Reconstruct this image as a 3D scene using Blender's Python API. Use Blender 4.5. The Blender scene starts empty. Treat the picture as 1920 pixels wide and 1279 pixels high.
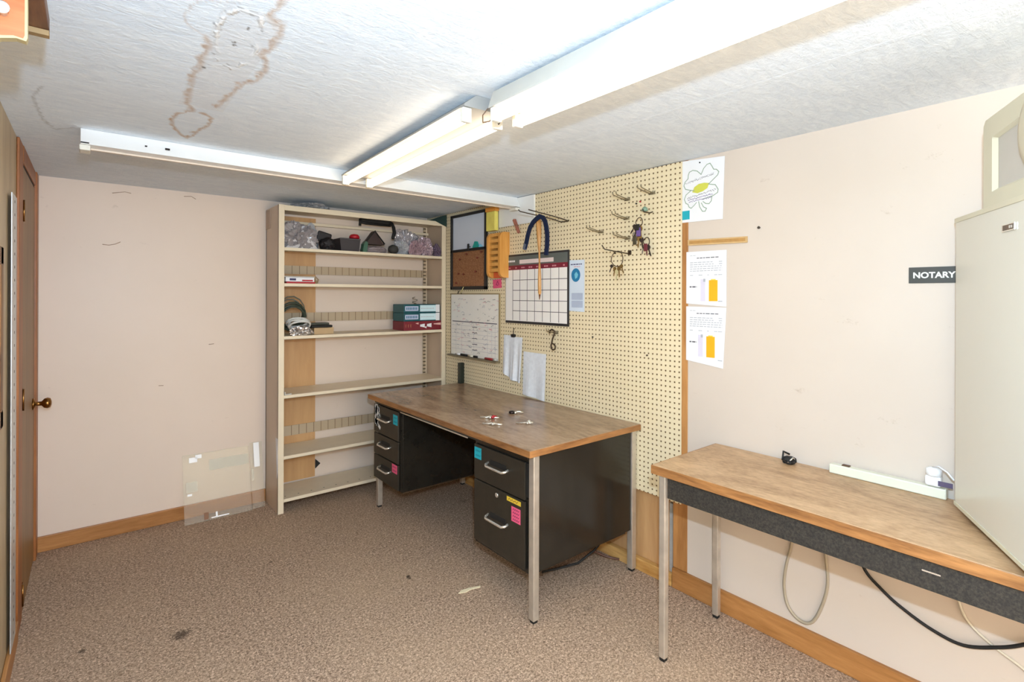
import bpy, bmesh, math, random
from mathutils import Vector, Matrix, noise
R = math.radians
SC = bpy.context.scene
COL = SC.collection

# ------------------------------------------------------------------ camera, world, light, exposure
CAM_H = 1.42
cam_data = bpy.data.cameras.new('camera')
cam = bpy.data.objects.new('camera', cam_data)
COL.objects.link(cam)
_yaw, _roll = 0.683, -0.0034
_U = Vector((0, 0, 1)); _F = Vector((math.sin(_yaw), math.cos(_yaw), 0)); _Rt = Vector((math.cos(_yaw), -math.sin(_yaw), 0))
_r = _Rt * math.cos(_roll) - _U * math.sin(_roll)
_u = _U * math.cos(_roll) + _Rt * math.sin(_roll)
_m = Matrix((_r, _u, -_F)).transposed().to_4x4()
_m.translation = Vector((0, 0, CAM_H))
cam.matrix_world = _m
cam_data.sensor_width = 36.0
cam_data.lens = 972.49 / 1920 * 36
cam_data.shift_y = -84.04 / 1920
cam_data.clip_start = 0.02
SC.camera = cam

world = bpy.data.worlds.new('world'); SC.world = world; world.use_nodes = True
wb = world.node_tree.nodes['Background']
wb.inputs[0].default_value = (1.0, 0.90, 0.76, 1); wb.inputs[1].default_value = 5.3

def lamp(name, kind, loc, power, color, size=None, rot=None, size_y=None):
    d = bpy.data.lights.new(name, kind); d.energy = power; d.color = color
    o = bpy.data.objects.new(name, d); COL.objects.link(o); o.location = loc
    if kind == 'POINT': d.shadow_soft_size = size
    if kind == 'AREA':
        d.shape = 'RECTANGLE'; d.size = size; d.size_y = size_y or size
    if rot: o.rotation_euler = rot
    return o
# the photographer's flash, just above the camera
lamp('camera_flash', 'POINT', (0.03, -0.02, 1.64), 150, (0.53, 0.75, 1.0), 0.018)
TUBE_GLOW = 5.5
SC.view_settings.view_transform = 'Standard'
SC.view_settings.look = 'None'
SC.view_settings.exposure = 0.0
SC.view_settings.gamma = 1.0
SC.view_settings.use_curve_mapping = False

# ------------------------------------------------------------------ materials
def lin(c):
    c = c / 255.0
    return c / 12.92 if c <= 0.04045 else ((c + 0.055) / 1.055) ** 2.4
def rgb(r, g, b): return (lin(r), lin(g), lin(b), 1)

class NT:
    def __init__(s, name):
        s.m = bpy.data.materials.new(name); s.m.use_nodes = True
        s.t = s.m.node_tree; s.b = s.t.nodes['Principled BSDF']
        s.out = s.t.nodes['Material Output']
        s.tc = s.t.nodes.new('ShaderNodeTexCoord')
    def n(s, kind, **kw):
        x = s.t.nodes.new(kind)
        for k, v in kw.items(): setattr(x, k, v)
        return x
    def l(s, a, b): s.t.links.new(a, b)
    def val(s, sock, v):
        if isinstance(v, (int, float, tuple)): sock.default_value = v
        else: s.l(v, sock)
    def math(s, op, a, b=None, c=None, clamp=False):
        x = s.n('ShaderNodeMath', operation=op); x.use_clamp = clamp
        s.val(x.inputs[0], a)
        if b is not None: s.val(x.inputs[1], b)
        if c is not None: s.val(x.inputs[2], c)
        return x.outputs[0]
    def mix(s, f, a, b, blend='MIX'):
        x = s.n('ShaderNodeMix', data_type='RGBA', blend_type=blend)
        s.val(x.inputs[0], f); s.val(x.inputs[6], a); s.val(x.inputs[7], b)
        return x.outputs[2]
    def noise(s, scale, detail=3, rough=0.55, stretch=None, dist=0):
        x = s.n('ShaderNodeTexNoise'); x.inputs['Scale'].default_value = scale
        x.inputs['Detail'].default_value = detail; x.inputs['Roughness'].default_value = rough
        x.inputs['Distortion'].default_value = dist
        v = s.tc.outputs['Object']
        if stretch:
            mp = s.n('ShaderNodeMapping'); mp.inputs['Scale'].default_value = stretch
            s.l(v, mp.inputs[0]); v = mp.outputs[0]
        s.l(v, x.inputs['Vector'])
        return x.outputs[0]
    def ramp(s, f, stops):
        x = s.n('ShaderNodeValToRGB'); e = x.color_ramp.elements
        while len(e) < len(stops): e.new(0.5)
        for i, (p, c) in enumerate(stops): e[i].position = p; e[i].color = c
        s.l(f, x.inputs[0]); return x.outputs[0]
    def xyz(s):
        x = s.n('ShaderNodeSeparateXYZ'); s.l(s.tc.outputs['Object'], x.inputs[0]); return x.outputs
    def bump(s, h, strength, dist=0.002):
        x = s.n('ShaderNodeBump'); x.inputs['Strength'].default_value = strength; x.inputs['Distance'].default_value = dist
        s.l(h, x.inputs['Height']); s.l(x.outputs[0], s.b.inputs['Normal'])
    def base(s, c): s.val(s.b.inputs['Base Color'], c)
    def pr(s, rough=0.5, metal=0.0, spec=0.5, coat=0.0):
        s.b.inputs['Roughness'].default_value = rough; s.b.inputs['Metallic'].default_value = metal
        s.b.inputs['Specular IOR Level'].default_value = spec; s.b.inputs['Coat Weight'].default_value = coat

MATS = {}
def M(name, c, rough=0.5, metal=0.0, vary=0.06, scale=12, spec=0.5, bump=0.0, bscale=60, coat=0.0):
    """procedural material: base colour gently varied by noise"""
    if name in MATS: return MATS[name]
    t = NT(name); t.pr(rough, metal, spec, coat)
    a = rgb(*[max(0, x * (1 - vary)) for x in c]); b = rgb(*[min(255, x * (1 + vary)) for x in c])
    t.base(t.mix(t.noise(scale, 4), a, b))
    if bump: t.bump(t.noise(bscale, 3), bump)
    MATS[name] = t.m
    return t.m

def wood(name, c1, c2, axis='z', rough=0.45, scale=14):
    t = NT(name); t.pr(rough)
    st = {'x': (0.12, 1, 1), 'y': (1, 0.12, 1), 'z': (1, 1, 0.12)}[axis]
    n1 = t.noise(scale, 5, 0.6, stretch=st, dist=0.6)
    n2 = t.noise(scale * 6, 3, 0.6, stretch=st)
    f = t.math('ADD', t.math('MULTIPLY', n1, 0.7), t.math('MULTIPLY', n2, 0.3))
    t.base(t.ramp(f, [(0.36, rgb(*c1)), (0.64, rgb(*c2))]))
    t.bump(n2, 0.15, 0.001); MATS[name] = t.m
    return t.m

# walls
def wall_mat(name, c, dirt):
    t = NT(name); t.pr(0.42, 0, 0.35)
    big = t.noise(2.2, 4, 0.6); fine = t.noise(26, 4, 0.6)
    col = t.mix(big, rgb(c[0] * .96, c[1] * .955, c[2] * .945), rgb(*c))
    scuff = t.math('MULTIPLY', t.math('SUBTRACT', t.noise(7, 7, 0.8, stretch=(1, 1, 1.8)), 0.63, clamp=True), dirt, clamp=True)
    col = t.mix(scuff, col, rgb(150, 125, 95))
    t.base(col); t.bump(fine, 0.12, 0.002)
    return t.m
m_wall = wall_mat('wall_paint_pink_cream', (232, 214, 198), 3.0)
m_wall_r = wall_mat('wall_paint_cream', (217, 203, 190), 4.5)
m_wall_l = wood('wall_panel_pale_wood', (172, 150, 116), (200, 180, 146), 'z')

# ceiling with the water stain kept in a vertex attribute
t = NT('ceiling_plaster'); t.pr(0.85, 0, 0.2)
brush = t.math('MULTIPLY_ADD', t.math('SUBTRACT', t.noise(11, 8, 0.72, stretch=(1, 3.0, 1), dist=1.0), 0.5), 1.7, 0.55, clamp=True)
blot = t.noise(1.5, 4, 0.6)
base = t.mix(brush, rgb(206, 218, 232), rgb(242, 249, 255))
base = t.mix(t.math('MULTIPLY', blot, 0.3), base, rgb(222, 228, 234))
at = t.n('ShaderNodeAttribute', attribute_name='stain')
sp = t.n('ShaderNodeSeparateColor'); t.l(at.outputs['Color'], sp.inputs[0])
base = t.mix(sp.outputs[0], base, rgb(188, 158, 130))
base = t.mix(sp.outputs[1], base, rgb(242, 242, 242))
base = t.mix(sp.outputs[2], base, rgb(96, 88, 78))
t.base(base)
bh = t.math('ADD', t.math('MULTIPLY', brush, 0.5), t.math('MULTIPLY', sp.outputs[1], 1.0))
t.bump(t.math('ADD', bh, t.math('MULTIPLY', t.noise(55, 5, .7), 0.6)), 0.8, 0.006)
m_ceil = t.m

# carpet
t = NT('carpet_brown_speckled'); t.pr(0.95, 0, 0.1)
fine = t.noise(210, 5, 0.8); mid = t.noise(105, 4, 0.75, dist=0.6); big = t.noise(1.3, 4, 0.6)
f = t.math('ADD', t.math('MULTIPLY', fine, 0.4), t.math('MULTIPLY', mid, 0.6))
c = t.ramp(f, [(0.38, rgb(92, 72, 58)), (0.5, rgb(168, 142, 120)), (0.62, rgb(236, 206, 178))])
c = t.mix(t.math('MULTIPLY', t.math('SUBTRACT', big, 0.45, clamp=True), 2.2, clamp=True), c, t.mix(0.5, c, rgb(196, 168, 136)))
spots = t.math('MULTIPLY', t.math('SUBTRACT', t.noise(3.2, 2, 0.4), 0.7, clamp=True), 9, clamp=True)
c = t.mix(spots, c, rgb(70, 58, 48))
xs = t.xyz()
for (sx, sy, sr) in ((0.30, 2.55, 0.045), (-0.02, 2.68, 0.02), (1.25, 2.35, 0.016), (0.75, 2.95, 0.012)):
    dx = t.math('SUBTRACT', xs[0], sx); dy = t.math('SUBTRACT', xs[1], sy)
    d = t.math('SQRT', t.math('ADD', t.math('MULTIPLY', dx, dx), t.math('MULTIPLY', dy, dy)))
    d = t.math('ADD', d, t.math('MULTIPLY', t.math('SUBTRACT', mid, 0.5), sr * 1.2))
    k = t.math('MULTIPLY', t.math('SUBTRACT', 1.0, t.math('DIVIDE', d, sr), clamp=True), 1.6, clamp=True)
    c = t.mix(t.math('MULTIPLY', k, 0.7), c, rgb(52, 42, 34))
t.base(c); t.bump(f, 0.8, 0.004)
m_carpet = t.m

# pegboard : one inch grid of holes
t = NT('pegboard_cream'); t.pr(0.5, 0, 0.3)
xs = t.xyz()
fy = t.math('SUBTRACT', t.math('FRACT', t.math('DIVIDE', xs[1], 0.0254)), 0.5)
fz = t.math('SUBTRACT', t.math('FRACT', t.math('DIVIDE', xs[2], 0.0254)), 0.5)
d = t.math('SQRT', t.math('ADD', t.math('MULTIPLY', fy, fy), t.math('MULTIPLY', fz, fz)))
hole = t.math('MULTIPLY', t.math('SUBTRACT', 0.185, d), 18, clamp=True)
c = t.mix(t.noise(3, 4), rgb(226, 209, 172), rgb(238, 222, 188))
t.base(t.mix(hole, c, rgb(104, 78, 44)))
t.bump(t.math('SUBTRACT', 1.0, hole), 0.8, 0.003)
m_peg = t.m

m_base = wood('baseboard_wood', (150, 98, 48), (190, 134, 78), 'y')
m_base_x = wood('baseboard_wood_back', (150, 98, 48), (190, 134, 78), 'x')
m_stud = wood('stud_orange_wood', (150, 98, 50), (200, 144, 86), 'z', scale=9)
m_ply = wood('plywood_tan', (182, 136, 88), (212, 170, 122), 'z', scale=5)
m_plate = wood('bottom_plate_wood', (176, 124, 60), (222, 178, 112), 'y')
m_door = wood('door_brown_wood', (120, 86, 44), (148, 110, 62), 'z', scale=7)
m_case = wood('door_casing_wood', (132, 76, 34), (170, 106, 54), 'z')
m_dark = M('dark_gap', (28, 20, 14), 0.8)
m_brass = M('brass', (150, 108, 60), 0.25, 1.0, 0.1)
m_alu = M('aluminium_strip', (205, 208, 210), 0.35, 0.6, 0.1, 40)
# fixtures
m_enamel = M('white_enamel', (238, 238, 236), 0.35, 0, 0.02)
m_enamel2 = M('greyed_white_enamel', (184, 180, 172), 0.4, 0, 0.03)
m_lip = M('cream_enamel', (216, 200, 182), 0.4)
m_socket = M('lampholder_white', (225, 222, 210), 0.5)
def glow(name, c, s):
    t = NT(name); t.base((0.9, 0.9, 0.9, 1)); t.b.inputs['Emission Color'].default_value = c
    t.b.inputs['Emission Strength'].default_value = s
    return t.m
m_tube = glow('fluorescent_tube_lit', (1.0, 0.80, 0.56, 1), TUBE_GLOW)
# shelf
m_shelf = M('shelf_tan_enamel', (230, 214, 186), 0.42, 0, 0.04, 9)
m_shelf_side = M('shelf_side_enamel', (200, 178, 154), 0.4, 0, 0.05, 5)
m_hard = wood('brown_hardboard', (182, 136, 88), (204, 160, 110), 'z', scale=5)
def slotted(name, axis, period, base_c, dark_c, lo=0.4, other=None):
    t = NT(name); t.pr(0.45)
    xs = t.xyz(); i = 'xyz'.index(axis)
    f = t.math('ABSOLUTE', t.math('SUBTRACT', t.math('FRACT', t.math('DIVIDE', xs[i], period)), 0.5))
    k = t.math('MULTIPLY', t.math('SUBTRACT', f, lo), 40, clamp=True)
    t.base(t.mix(k, rgb(*base_c), rgb(*dark_c))); return t.m
m_rail = slotted('shelf_back_rail', 'x', 0.052, (186, 166, 138), (120, 96, 70), 0.45)
m_std = slotted('shelf_standard', 'z', 0.03, (190, 170, 142), (80, 66, 50), 0.33)
# furniture
t = NT('desk_top_walnut_laminate'); t.pr(0.24, 0, 0.5)
n1 = t.noise(5, 6, 0.65, stretch=(1, 0.25, 1), dist=1.2); n2 = t.noise(60, 4, 0.7, stretch=(1, 0.3, 1))
f = t.math('ADD', t.math('MULTIPLY', n1, 0.6), t.math('MULTIPLY', n2, 0.4))
t.base(t.ramp(f, [(0.35, rgb(112, 87, 66)), (0.5, rgb(153, 124, 98)), (0.66, rgb(184, 154, 126))])); t.bump(n2, 0.08, 0.001)
m_desk = t.m
t = NT('table_top_walnut_laminate'); t.pr(0.4, 0, 0.4)
n1 = t.noise(6, 6, 0.7, stretch=(1, 0.3, 1), dist=1.5); n2 = t.noise(70, 4, 0.7, stretch=(1, 0.4, 1))
f = t.math('ADD', t.math('MULTIPLY', n1, 0.6), t.math('MULTIPLY', n2, 0.4))
t.base(t.ramp(f, [(0.36, rgb(150, 116, 82)), (0.5, rgb(186, 150, 112)), (0.64, rgb(210, 174, 134))])); t.bump(n2, 0.08, 0.001)
m_table = t.m
m_edge = wood('wood_edge_band', (112, 70, 36), (180, 126, 74), 'y', scale=20)
m_edge_x = wood('wood_edge_band_x', (112, 70, 36), (180, 126, 74), 'x', scale=20)
m_black = M('black_enamel', (36, 33, 28), 0.17, 0, 0.25, 14, 0.5, 0.1, 90)
m_face = M('drawer_dark_enamel', (44, 39, 31), 0.42, 0, 0.3, 22, 0.5, 0.15, 120)
m_blackmatte = M('black_matte', (24, 23, 22), 0.7, 0, 0.1)
t = NT('apron_speckled_black'); t.pr(0.6)
t.base(t.ramp(t.noise(140, 4, 0.8), [(0.4, rgb(30, 28, 26)), (0.66, rgb(66, 60, 52))])); m_apron = t.m
m_chrome = M('leg_brushed_chrome', (206, 198, 186), 0.32, 0.7, 0.12, 20)
m_silver = M('silver_metal', (226, 222, 212), 0.22, 0.75, 0.06)
m_white = M('paper_white', (236, 236, 238), 0.7, 0, 0.01)
m_paper_blue = M('paper_bluish', (228, 232, 240), 0.7, 0, 0.07, 45)
m_ink = M('grey_ink', (100, 98, 104), 0.8)
m_inklight = M('light_ink', (176, 178, 186), 0.8)
m_pink_ink = M('pink_ink', (214, 150, 160), 0.8)
m_frame = M('black_frame', (30, 28, 27), 0.45)
m_teal = M('teal_note', (30, 170, 186), 0.7, 0, 0.05)
m_pink = M('pink_note', (232, 92, 130), 0.7, 0, 0.08)
m_yellow = M('yellow_label', (226, 190, 60), 0.6)
m_red = M('red_plastic', (176, 24, 38), 0.4)
m_fridge = M('refrigerator_white_enamel', (216, 212, 198), 0.22, 0, 0.015, 3)
m_cream = M('cream_plastic', (212, 205, 180), 0.4, 0, 0.03, 6)
m_creamlt = M('pale_cream_plastic', (224, 224, 206), 0.4, 0, 0.02, 6)
m_greyp = M('grey_panel', (196, 190, 180), 0.45, 0, 0.03)
m_wire = M('dull_steel_wire', (128, 116, 92), 0.4, 0.5, 0.2, 60)
m_wiredark = M('dark_steel_wire', (66, 52, 38), 0.5, 0.4, 0.2, 60)
m_navy = M('navy_webbing', (16, 30, 60), 0.75, 0, 0.2, 90, 0.3, 0.4, 300)

def clear(name, tint, alpha, rough=0.12, white=0.5):
    """thin clear plastic: transparent mixed with a glossy + faint diffuse film"""
    t = NT(name)
    tr = t.n('ShaderNodeBsdfTransparent'); tr.inputs[0].default_value = tint
    t.b.inputs['Base Color'].default_value = tint; t.pr(rough, 0, white)
    mx = t.n('ShaderNodeMixShader'); lw = t.n('ShaderNodeLayerWeight'); lw.inputs[0].default_value = 0.3
    f = t.math('ADD', t.math('MULTIPLY', lw.outputs['Fresnel'], 0.6), alpha, clamp=True)
    t.l(f, mx.inputs[0]); t.l(tr.outputs[0], mx.inputs[1]); t.l(t.b.outputs[0], mx.inputs[2])
    t.l(mx.outputs[0], t.out.inputs[0]); return t.m
m_acr = clear('clear_acrylic', rgb(253, 253, 250), 0.06, 0.06, 0.8)
m_acr_edge = M('acrylic_edge', (196, 206, 186), 0.3)
m_bag = clear('clear_plastic_bag', rgb(236, 236, 238), 0.42, 0.15, 0.8)
m_bag_pink = clear('pinkish_plastic_bag', rgb(226, 196, 202), 0.4, 0.2, 0.8)
m_bag_grey = clear('grey_plastic_bag', rgb(168, 160, 160), 0.75, 0.22, 0.7)

# ------------------------------------------------------------------ mesh builder
class MB:
    def __init__(s): s.v = []; s.f = []; s.mi = []; s.mats = []; s.sm = []
    def _m(s, mat):
        if mat not in s.mats: s.mats.append(mat)
        return s.mats.index(mat)
    def raw(s, vs, fs, mat, smooth=False, mtx=None):
        o = len(s.v); i = s._m(mat)
        s.v += [tuple(mtx @ Vector(v)) if mtx else tuple(v) for v in vs]
        for f in fs: s.f.append(tuple(o + k for k in f)); s.mi.append(i); s.sm.append(smooth)
        return s
    def bm(s, bm, mat, smooth=False, mtx=None):
        bm.verts.index_update()
        s.raw([v.co[:] for v in bm.verts], [[v.index for v in f.verts] for f in bm.faces], mat, smooth, mtx); bm.free(); return s
    def box(s, x0, x1, y0, y1, z0, z1, mat, bev=0.0, mtx=None, seg=2):
        bm = bmesh.new(); bmesh.ops.create_cube(bm, size=1)
        for v in bm.verts:
            v.co = Vector(((x0 + x1) / 2 + v.co.x * (x1 - x0), (y0 + y1) / 2 + v.co.y * (y1 - y0), (z0 + z1) / 2 + v.co.z * (z1 - z0)))
        if bev: bmesh.ops.bevel(bm, geom=bm.edges[:], offset=bev, segments=seg, affect='EDGES', profile=0.5)
        return s.bm(bm, mat, False, mtx)
    def tube(s, pts, r, mat, seg=8, closed=False, mtx=None):
        pts = [Vector(p) for p in pts]; n = len(pts); vs = []; fs = []
        rr = r if isinstance(r, (list, tuple)) else [r] * n
        up = Vector((0.3, 0.2, 1)).normalized(); prev = None
        for i, p in enumerate(pts):
            a = pts[(i - 1) % n] if (closed or i > 0) else p
            b = pts[(i + 1) % n] if (closed or i < n - 1) else p
            d = (b - a).normalized() if (b - a).length > 1e-9 else Vector((0, 0, 1))
            if prev is None:
                e1 = d.cross(up)
                if e1.length < 0.05: e1 = d.cross(Vector((1, 0, 0)))
            else: e1 = prev - d * prev.dot(d)
            e1.normalize(); e2 = d.cross(e1); prev = e1
            for k in range(seg):
                t_ = 2 * math.pi * k / seg
                vs.append(p + (e1 * math.cos(t_) + e2 * math.sin(t_)) * rr[i])
        m = n if closed else n - 1
        for i in range(m):
            for k in range(seg):
                a = i * seg + k; b = i * seg + (k + 1) % seg; c = ((i + 1) % n) * seg + (k + 1) % seg; d = ((i + 1) % n) * seg + k
                fs.append((a, b, c, d))
        if not closed: fs += [tuple(range(seg))[::-1], tuple((n - 1) * seg + k for k in range(seg))]
        return s.raw(vs, fs, mat, True, mtx)
    def prism(s, poly, axis, a, b, mat, mtx=None):
        """closed polygon extruded along an axis; poly coordinates are the other two axes in order"""
        def mk(p, q):
            return {'x': (q, p[0], p[1]), 'y': (p[0], q, p[1]), 'z': (p[0], p[1], q)}[axis]
        n = len(poly); vs = [mk(p, a) for p in poly] + [mk(p, b) for p in poly]
        fs = [tuple(range(n))[::-1], tuple(range(n, 2 * n))] + [(i, (i + 1) % n, n + (i + 1) % n, n + i) for i in range(n)]
        return s.raw(vs, fs, mat, False, mtx)
    def lathe(s, prof, mat, base=(0, 0, 0), axis='z', seg=20):
        vs = []; fs = []; bx, by, bz = base
        for r, h in prof:
            for k in range(seg):
                t_ = 2 * math.pi * k / seg; c, q = r * math.cos(t_), r * math.sin(t_)
                vs.append({'z': (bx + c, by + q, bz + h), 'x': (bx + h, by + c, bz + q), 'y': (bx + c, by + h, bz + q)}[axis])
        n = len(prof)
        for i in range(n - 1):
            for k in range(seg):
                fs.append((i * seg + k, i * seg + (k + 1) % seg, (i + 1) * seg + (k + 1) % seg, (i + 1) * seg + k))
        fs += [tuple(range(seg))[::-1], tuple((n - 1) * seg + k for k in range(seg))]
        return s.raw(vs, fs, mat, True)
    def blob(s, c, size, seed, mat, amp=0.3, sub=4, freq=2.5, flat=True, ridged=True, smooth=False):
        bm = bmesh.new(); bmesh.ops.create_icosphere(bm, subdivisions=sub, radius=1)
        off = Vector((seed * 3.1, seed * 1.7, seed * 0.9))
        for v in bm.verts:
            p = v.co.copy(); q = p * freq + off
            n = noise.fractal(q, 1.0, 2.1, 4)
            if ridged: n = 0.6 - abs(n) * 1.6 + noise.noise(p * 1.3 + off) * 0.8
            r = 1 + amp * n
            v.co = Vector((p.x * r * size[0] / 2, p.y * r * size[1] / 2, p.z * r * size[2] / 2))
            if flat and v.co.z < -size[2] * 0.42: v.co.z = -size[2] * 0.42
        lo = min(v.co.z for v in bm.verts)
        for v in bm.verts: v.co += Vector((c[0], c[1], c[2] - lo))
        return s.bm(bm, mat, smooth)
    # marks on the right hand wall: coordinates (y, z), facing the room (-x)
    def mark(s, x, y0, y1, z0, z1, mat, t_=0.0008): return s.box(x - t_, x, min(y0, y1), max(y0, y1), min(z0, z1), max(z0, z1), mat)
    def ribbon(s, x, pts, w, mat, t_=0.0006):
        for (a, b) in zip(pts, pts[1:]):
            d = Vector((b[0] - a[0], b[1] - a[1]))
            if d.length < 1e-6: continue
            d.normalize(); nrm = Vector((-d.y, d.x)) * w / 2; e = d * w * 0.3
            poly = [(a[0] - e.x + nrm.x, a[1] - e.y + nrm.y), (b[0] + e.x + nrm.x, b[1] + e.y + nrm.y), (b[0] + e.x - nrm.x, b[1] + e.y - nrm.y), (a[0] - e.x - nrm.x, a[1] - e.y - nrm.y)]
            s.prism(poly, 'x', x - t_, x, mat)
        return s
    def build(s, name, parent=None, root=None):
        me = bpy.data.meshes.new(name)
        o = bpy.data.objects.new(name, me); COL.objects.link(o)
        if parent is not None:
            r_ = parent
            while r_.parent: r_ = r_.parent
            org = Vector(r_.location); o.parent = parent
        else:
            xs_ = [v[0] for v in s.v]; ys_ = [v[1] for v in s.v]; zs_ = [v[2] for v in s.v]
            org = Vector(root) if root else Vector(((min(xs_) + max(xs_)) / 2, (min(ys_) + max(ys_)) / 2, min(zs_)))
            o.location = org
        me.from_pydata([tuple(Vector(v) - org) for v in s.v], [], s.f)
        for m_ in s.mats: me.materials.append(m_)
        me.polygons.foreach_set('material_index', s.mi); me.polygons.foreach_set('use_smooth', s.sm)
        me.update()
        b = bmesh.new(); b.from_mesh(me); bmesh.ops.recalc_face_normals(b, faces=b.faces[:]); b.to_mesh(me); b.free()
        return o
# parts hang off a root whose children keep local location 0
def tag(o, label=None, cat=None, group=None, kind=None):
    if label: o['label'] = label
    if cat: o['category'] = cat
    if group: o['group'] = group
    if kind: o['kind'] = kind
    return o
def thing(name, loc, label, cat, group=None):
    o = bpy.data.objects.new(name, None); COL.objects.link(o); o.location = loc; o.empty_display_size = 0.05
    return tag(o, label, cat, group)
def struct(name, mb, root=(0, 0, 0)):
    return tag(mb.build(name, None, root), kind='structure')
def copy_thing(src, delta, label, extra=None):
    c = src.copy(); COL.objects.link(c); c.location = Vector(src.location) + Vector(delta); c['label'] = label
    for ch in [k for k in bpy.data.objects if k.parent == src]:
        d = ch.copy(); COL.objects.link(d); d.parent = c
        for g in [k for k in bpy.data.objects if k.parent == ch]:
            e = g.copy(); COL.objects.link(e); e.parent = d
    return c
def text_raw(body, size, spacing=1.0, bold=0.0):
    cu = bpy.data.curves.new('lettering', 'FONT'); cu.body = body; cu.size = size; cu.extrude = 0.0006; cu.offset = bold; cu.space_character = spacing
    cu.align_x = 'LEFT'
    ob = bpy.data.objects.new('lettering', cu); COL.objects.link(ob)
    dg = bpy.context.evaluated_depsgraph_get(); me = bpy.data.meshes.new_from_object(ob.evaluated_get(dg))
    vs = [v.co[:] for v in me.vertices]; fs = [tuple(p.vertices) for p in me.polygons]
    bpy.data.objects.remove(ob); bpy.data.curves.remove(cu); bpy.data.meshes.remove(me)
    return vs, fs
def wall_text(mb, body, size, x, y, z, mat, spacing=1.0, bold=0.0, slope=0.0):
    """lettering on the right wall reading towards -y, baseline starting at (y, z)"""
    vs, fs = text_raw(body, size, spacing, bold)
    mb.raw([(x - v[2], y - v[0], z + v[1] + v[0] * slope) for v in vs], fs, mat)

XR, XL, YB, H = 2.222, -0.238, 3.862, 2.076
YF = -1.7

# ------------------------------------------------------------------ the room
mb = MB(); mb.raw([(XL - .05, YF, 0), (XR + .3, YF, 0), (XR + .3, YB + .05, 0), (XL - .05, YB + .05, 0)], [(0, 1, 2, 3)], m_carpet)
mb.box(XL - .1, XR + .3, YF, YB + .1, -0.05, -0.001, m_carpet)
struct('floor', mb)
m_scr = M('wall_scratch', (176, 150, 130), .8)
wbk = MB().box(XL - .1, XR + .1, YB, YB + .1, 0, H + .05, m_wall)
for pts in ([(0.055, 1.715), (0.085, 1.712), (0.115, 1.72), (0.14, 1.735)], [(0.10, 2.02), (0.16, 2.035), (0.19, 2.03)], [(0.46, 2.045), (0.50, 2.05), (0.525, 2.035)], [(0.60, 1.10), (0.63, 1.102)], [(0.33, .86), (0.355, .858)]):
    wbk.tube([(a, YB - .0002, b) for a, b in pts], .0022, m_scr, 5)
struct('wall_back', wbk)
struct('wall_left', MB().box(XL - .1, XL, YF, YB, 0, H + .05, m_wall_l))
mb = MB(); mb.box(XR, XR + .1, YF, 1.394, 0, H + .05, m_wall_r)
mb.box(XR + .022, XR + .1, 1.394, YB, 0, H + .05, m_ply)
struct('wall_right', mb)

# ceiling: a fine grid where the stain is
def lines(lo, hi, a, b, step):
    out = [lo]
    x = a
    while x <= b: out.append(x); x += step
    out.append(hi); return out
LX = lines(XL - .1, XR + .1, -0.22, 0.56, 0.005); LY = lines(YF, YB + .1, 1.1, 2.9, 0.006)
RING = [(0.223, 1.516), (0.176, 1.459), (0.168, 1.414), (0.179, 1.359), (0.215, 1.319), (0.256, 1.29)]
LEFT = [(0.223, 1.516), (0.243, 1.554), (0.237, 1.637), (0.244, 1.717), (0.236, 1.788), (0.245, 1.934), (0.257, 2.086), (0.279, 2.133)]
BLOB = [(0.281, 2.146), (0.243, 2.212), (0.232, 2.294), (0.245, 2.385), (0.279, 2.484), (0.313, 2.539), (0.332, 2.413), (0.352, 2.296), (0.349, 2.197), (0.318, 2.156)]
RIGHT = [(0.337, 2.065), (0.348, 1.966), (0.355, 1.86), (0.365, 1.781), (0.388, 1.726), (0.396, 1.636), (0.378, 1.562), (0.363, 1.533), (0.371, 1.459), (0.367, 1.38), (0.359, 1.33), (0.324, 1.306), (0.328, 1.245), (0.337, 1.16), (0.36, 1.0)]
PEEL = [(0.244, 1.485), (0.273, 1.632), (0.317, 1.678), (0.348, 1.591), (0.338, 1.461), (0.31, 1.317), (0.265, 1.319), (0.242, 1.368), (0.244, 1.485)]
CRACK = [(-0.05, 2.67), (-0.11, 2.74), (-0.14, 2.6), (-0.15, 2.35), (-0.12, 2.2)]
def dseg(p, a, b):
    ax, ay = a; bx, by = b; dx, dy = bx - ax, by - ay
    t_ = max(0, min(1, ((p[0] - ax) * dx + (p[1] - ay) * dy) / (dx * dx + dy * dy + 1e-12)))
    return math.hypot((p[0] - ax - t_ * dx), (p[1] - ay - t_ * dy) * 0.75)
def dpoly(p, pts): return min(dseg(p, a, b) for a, b in zip(pts, pts[1:]))
verts = []; cols = []
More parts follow.
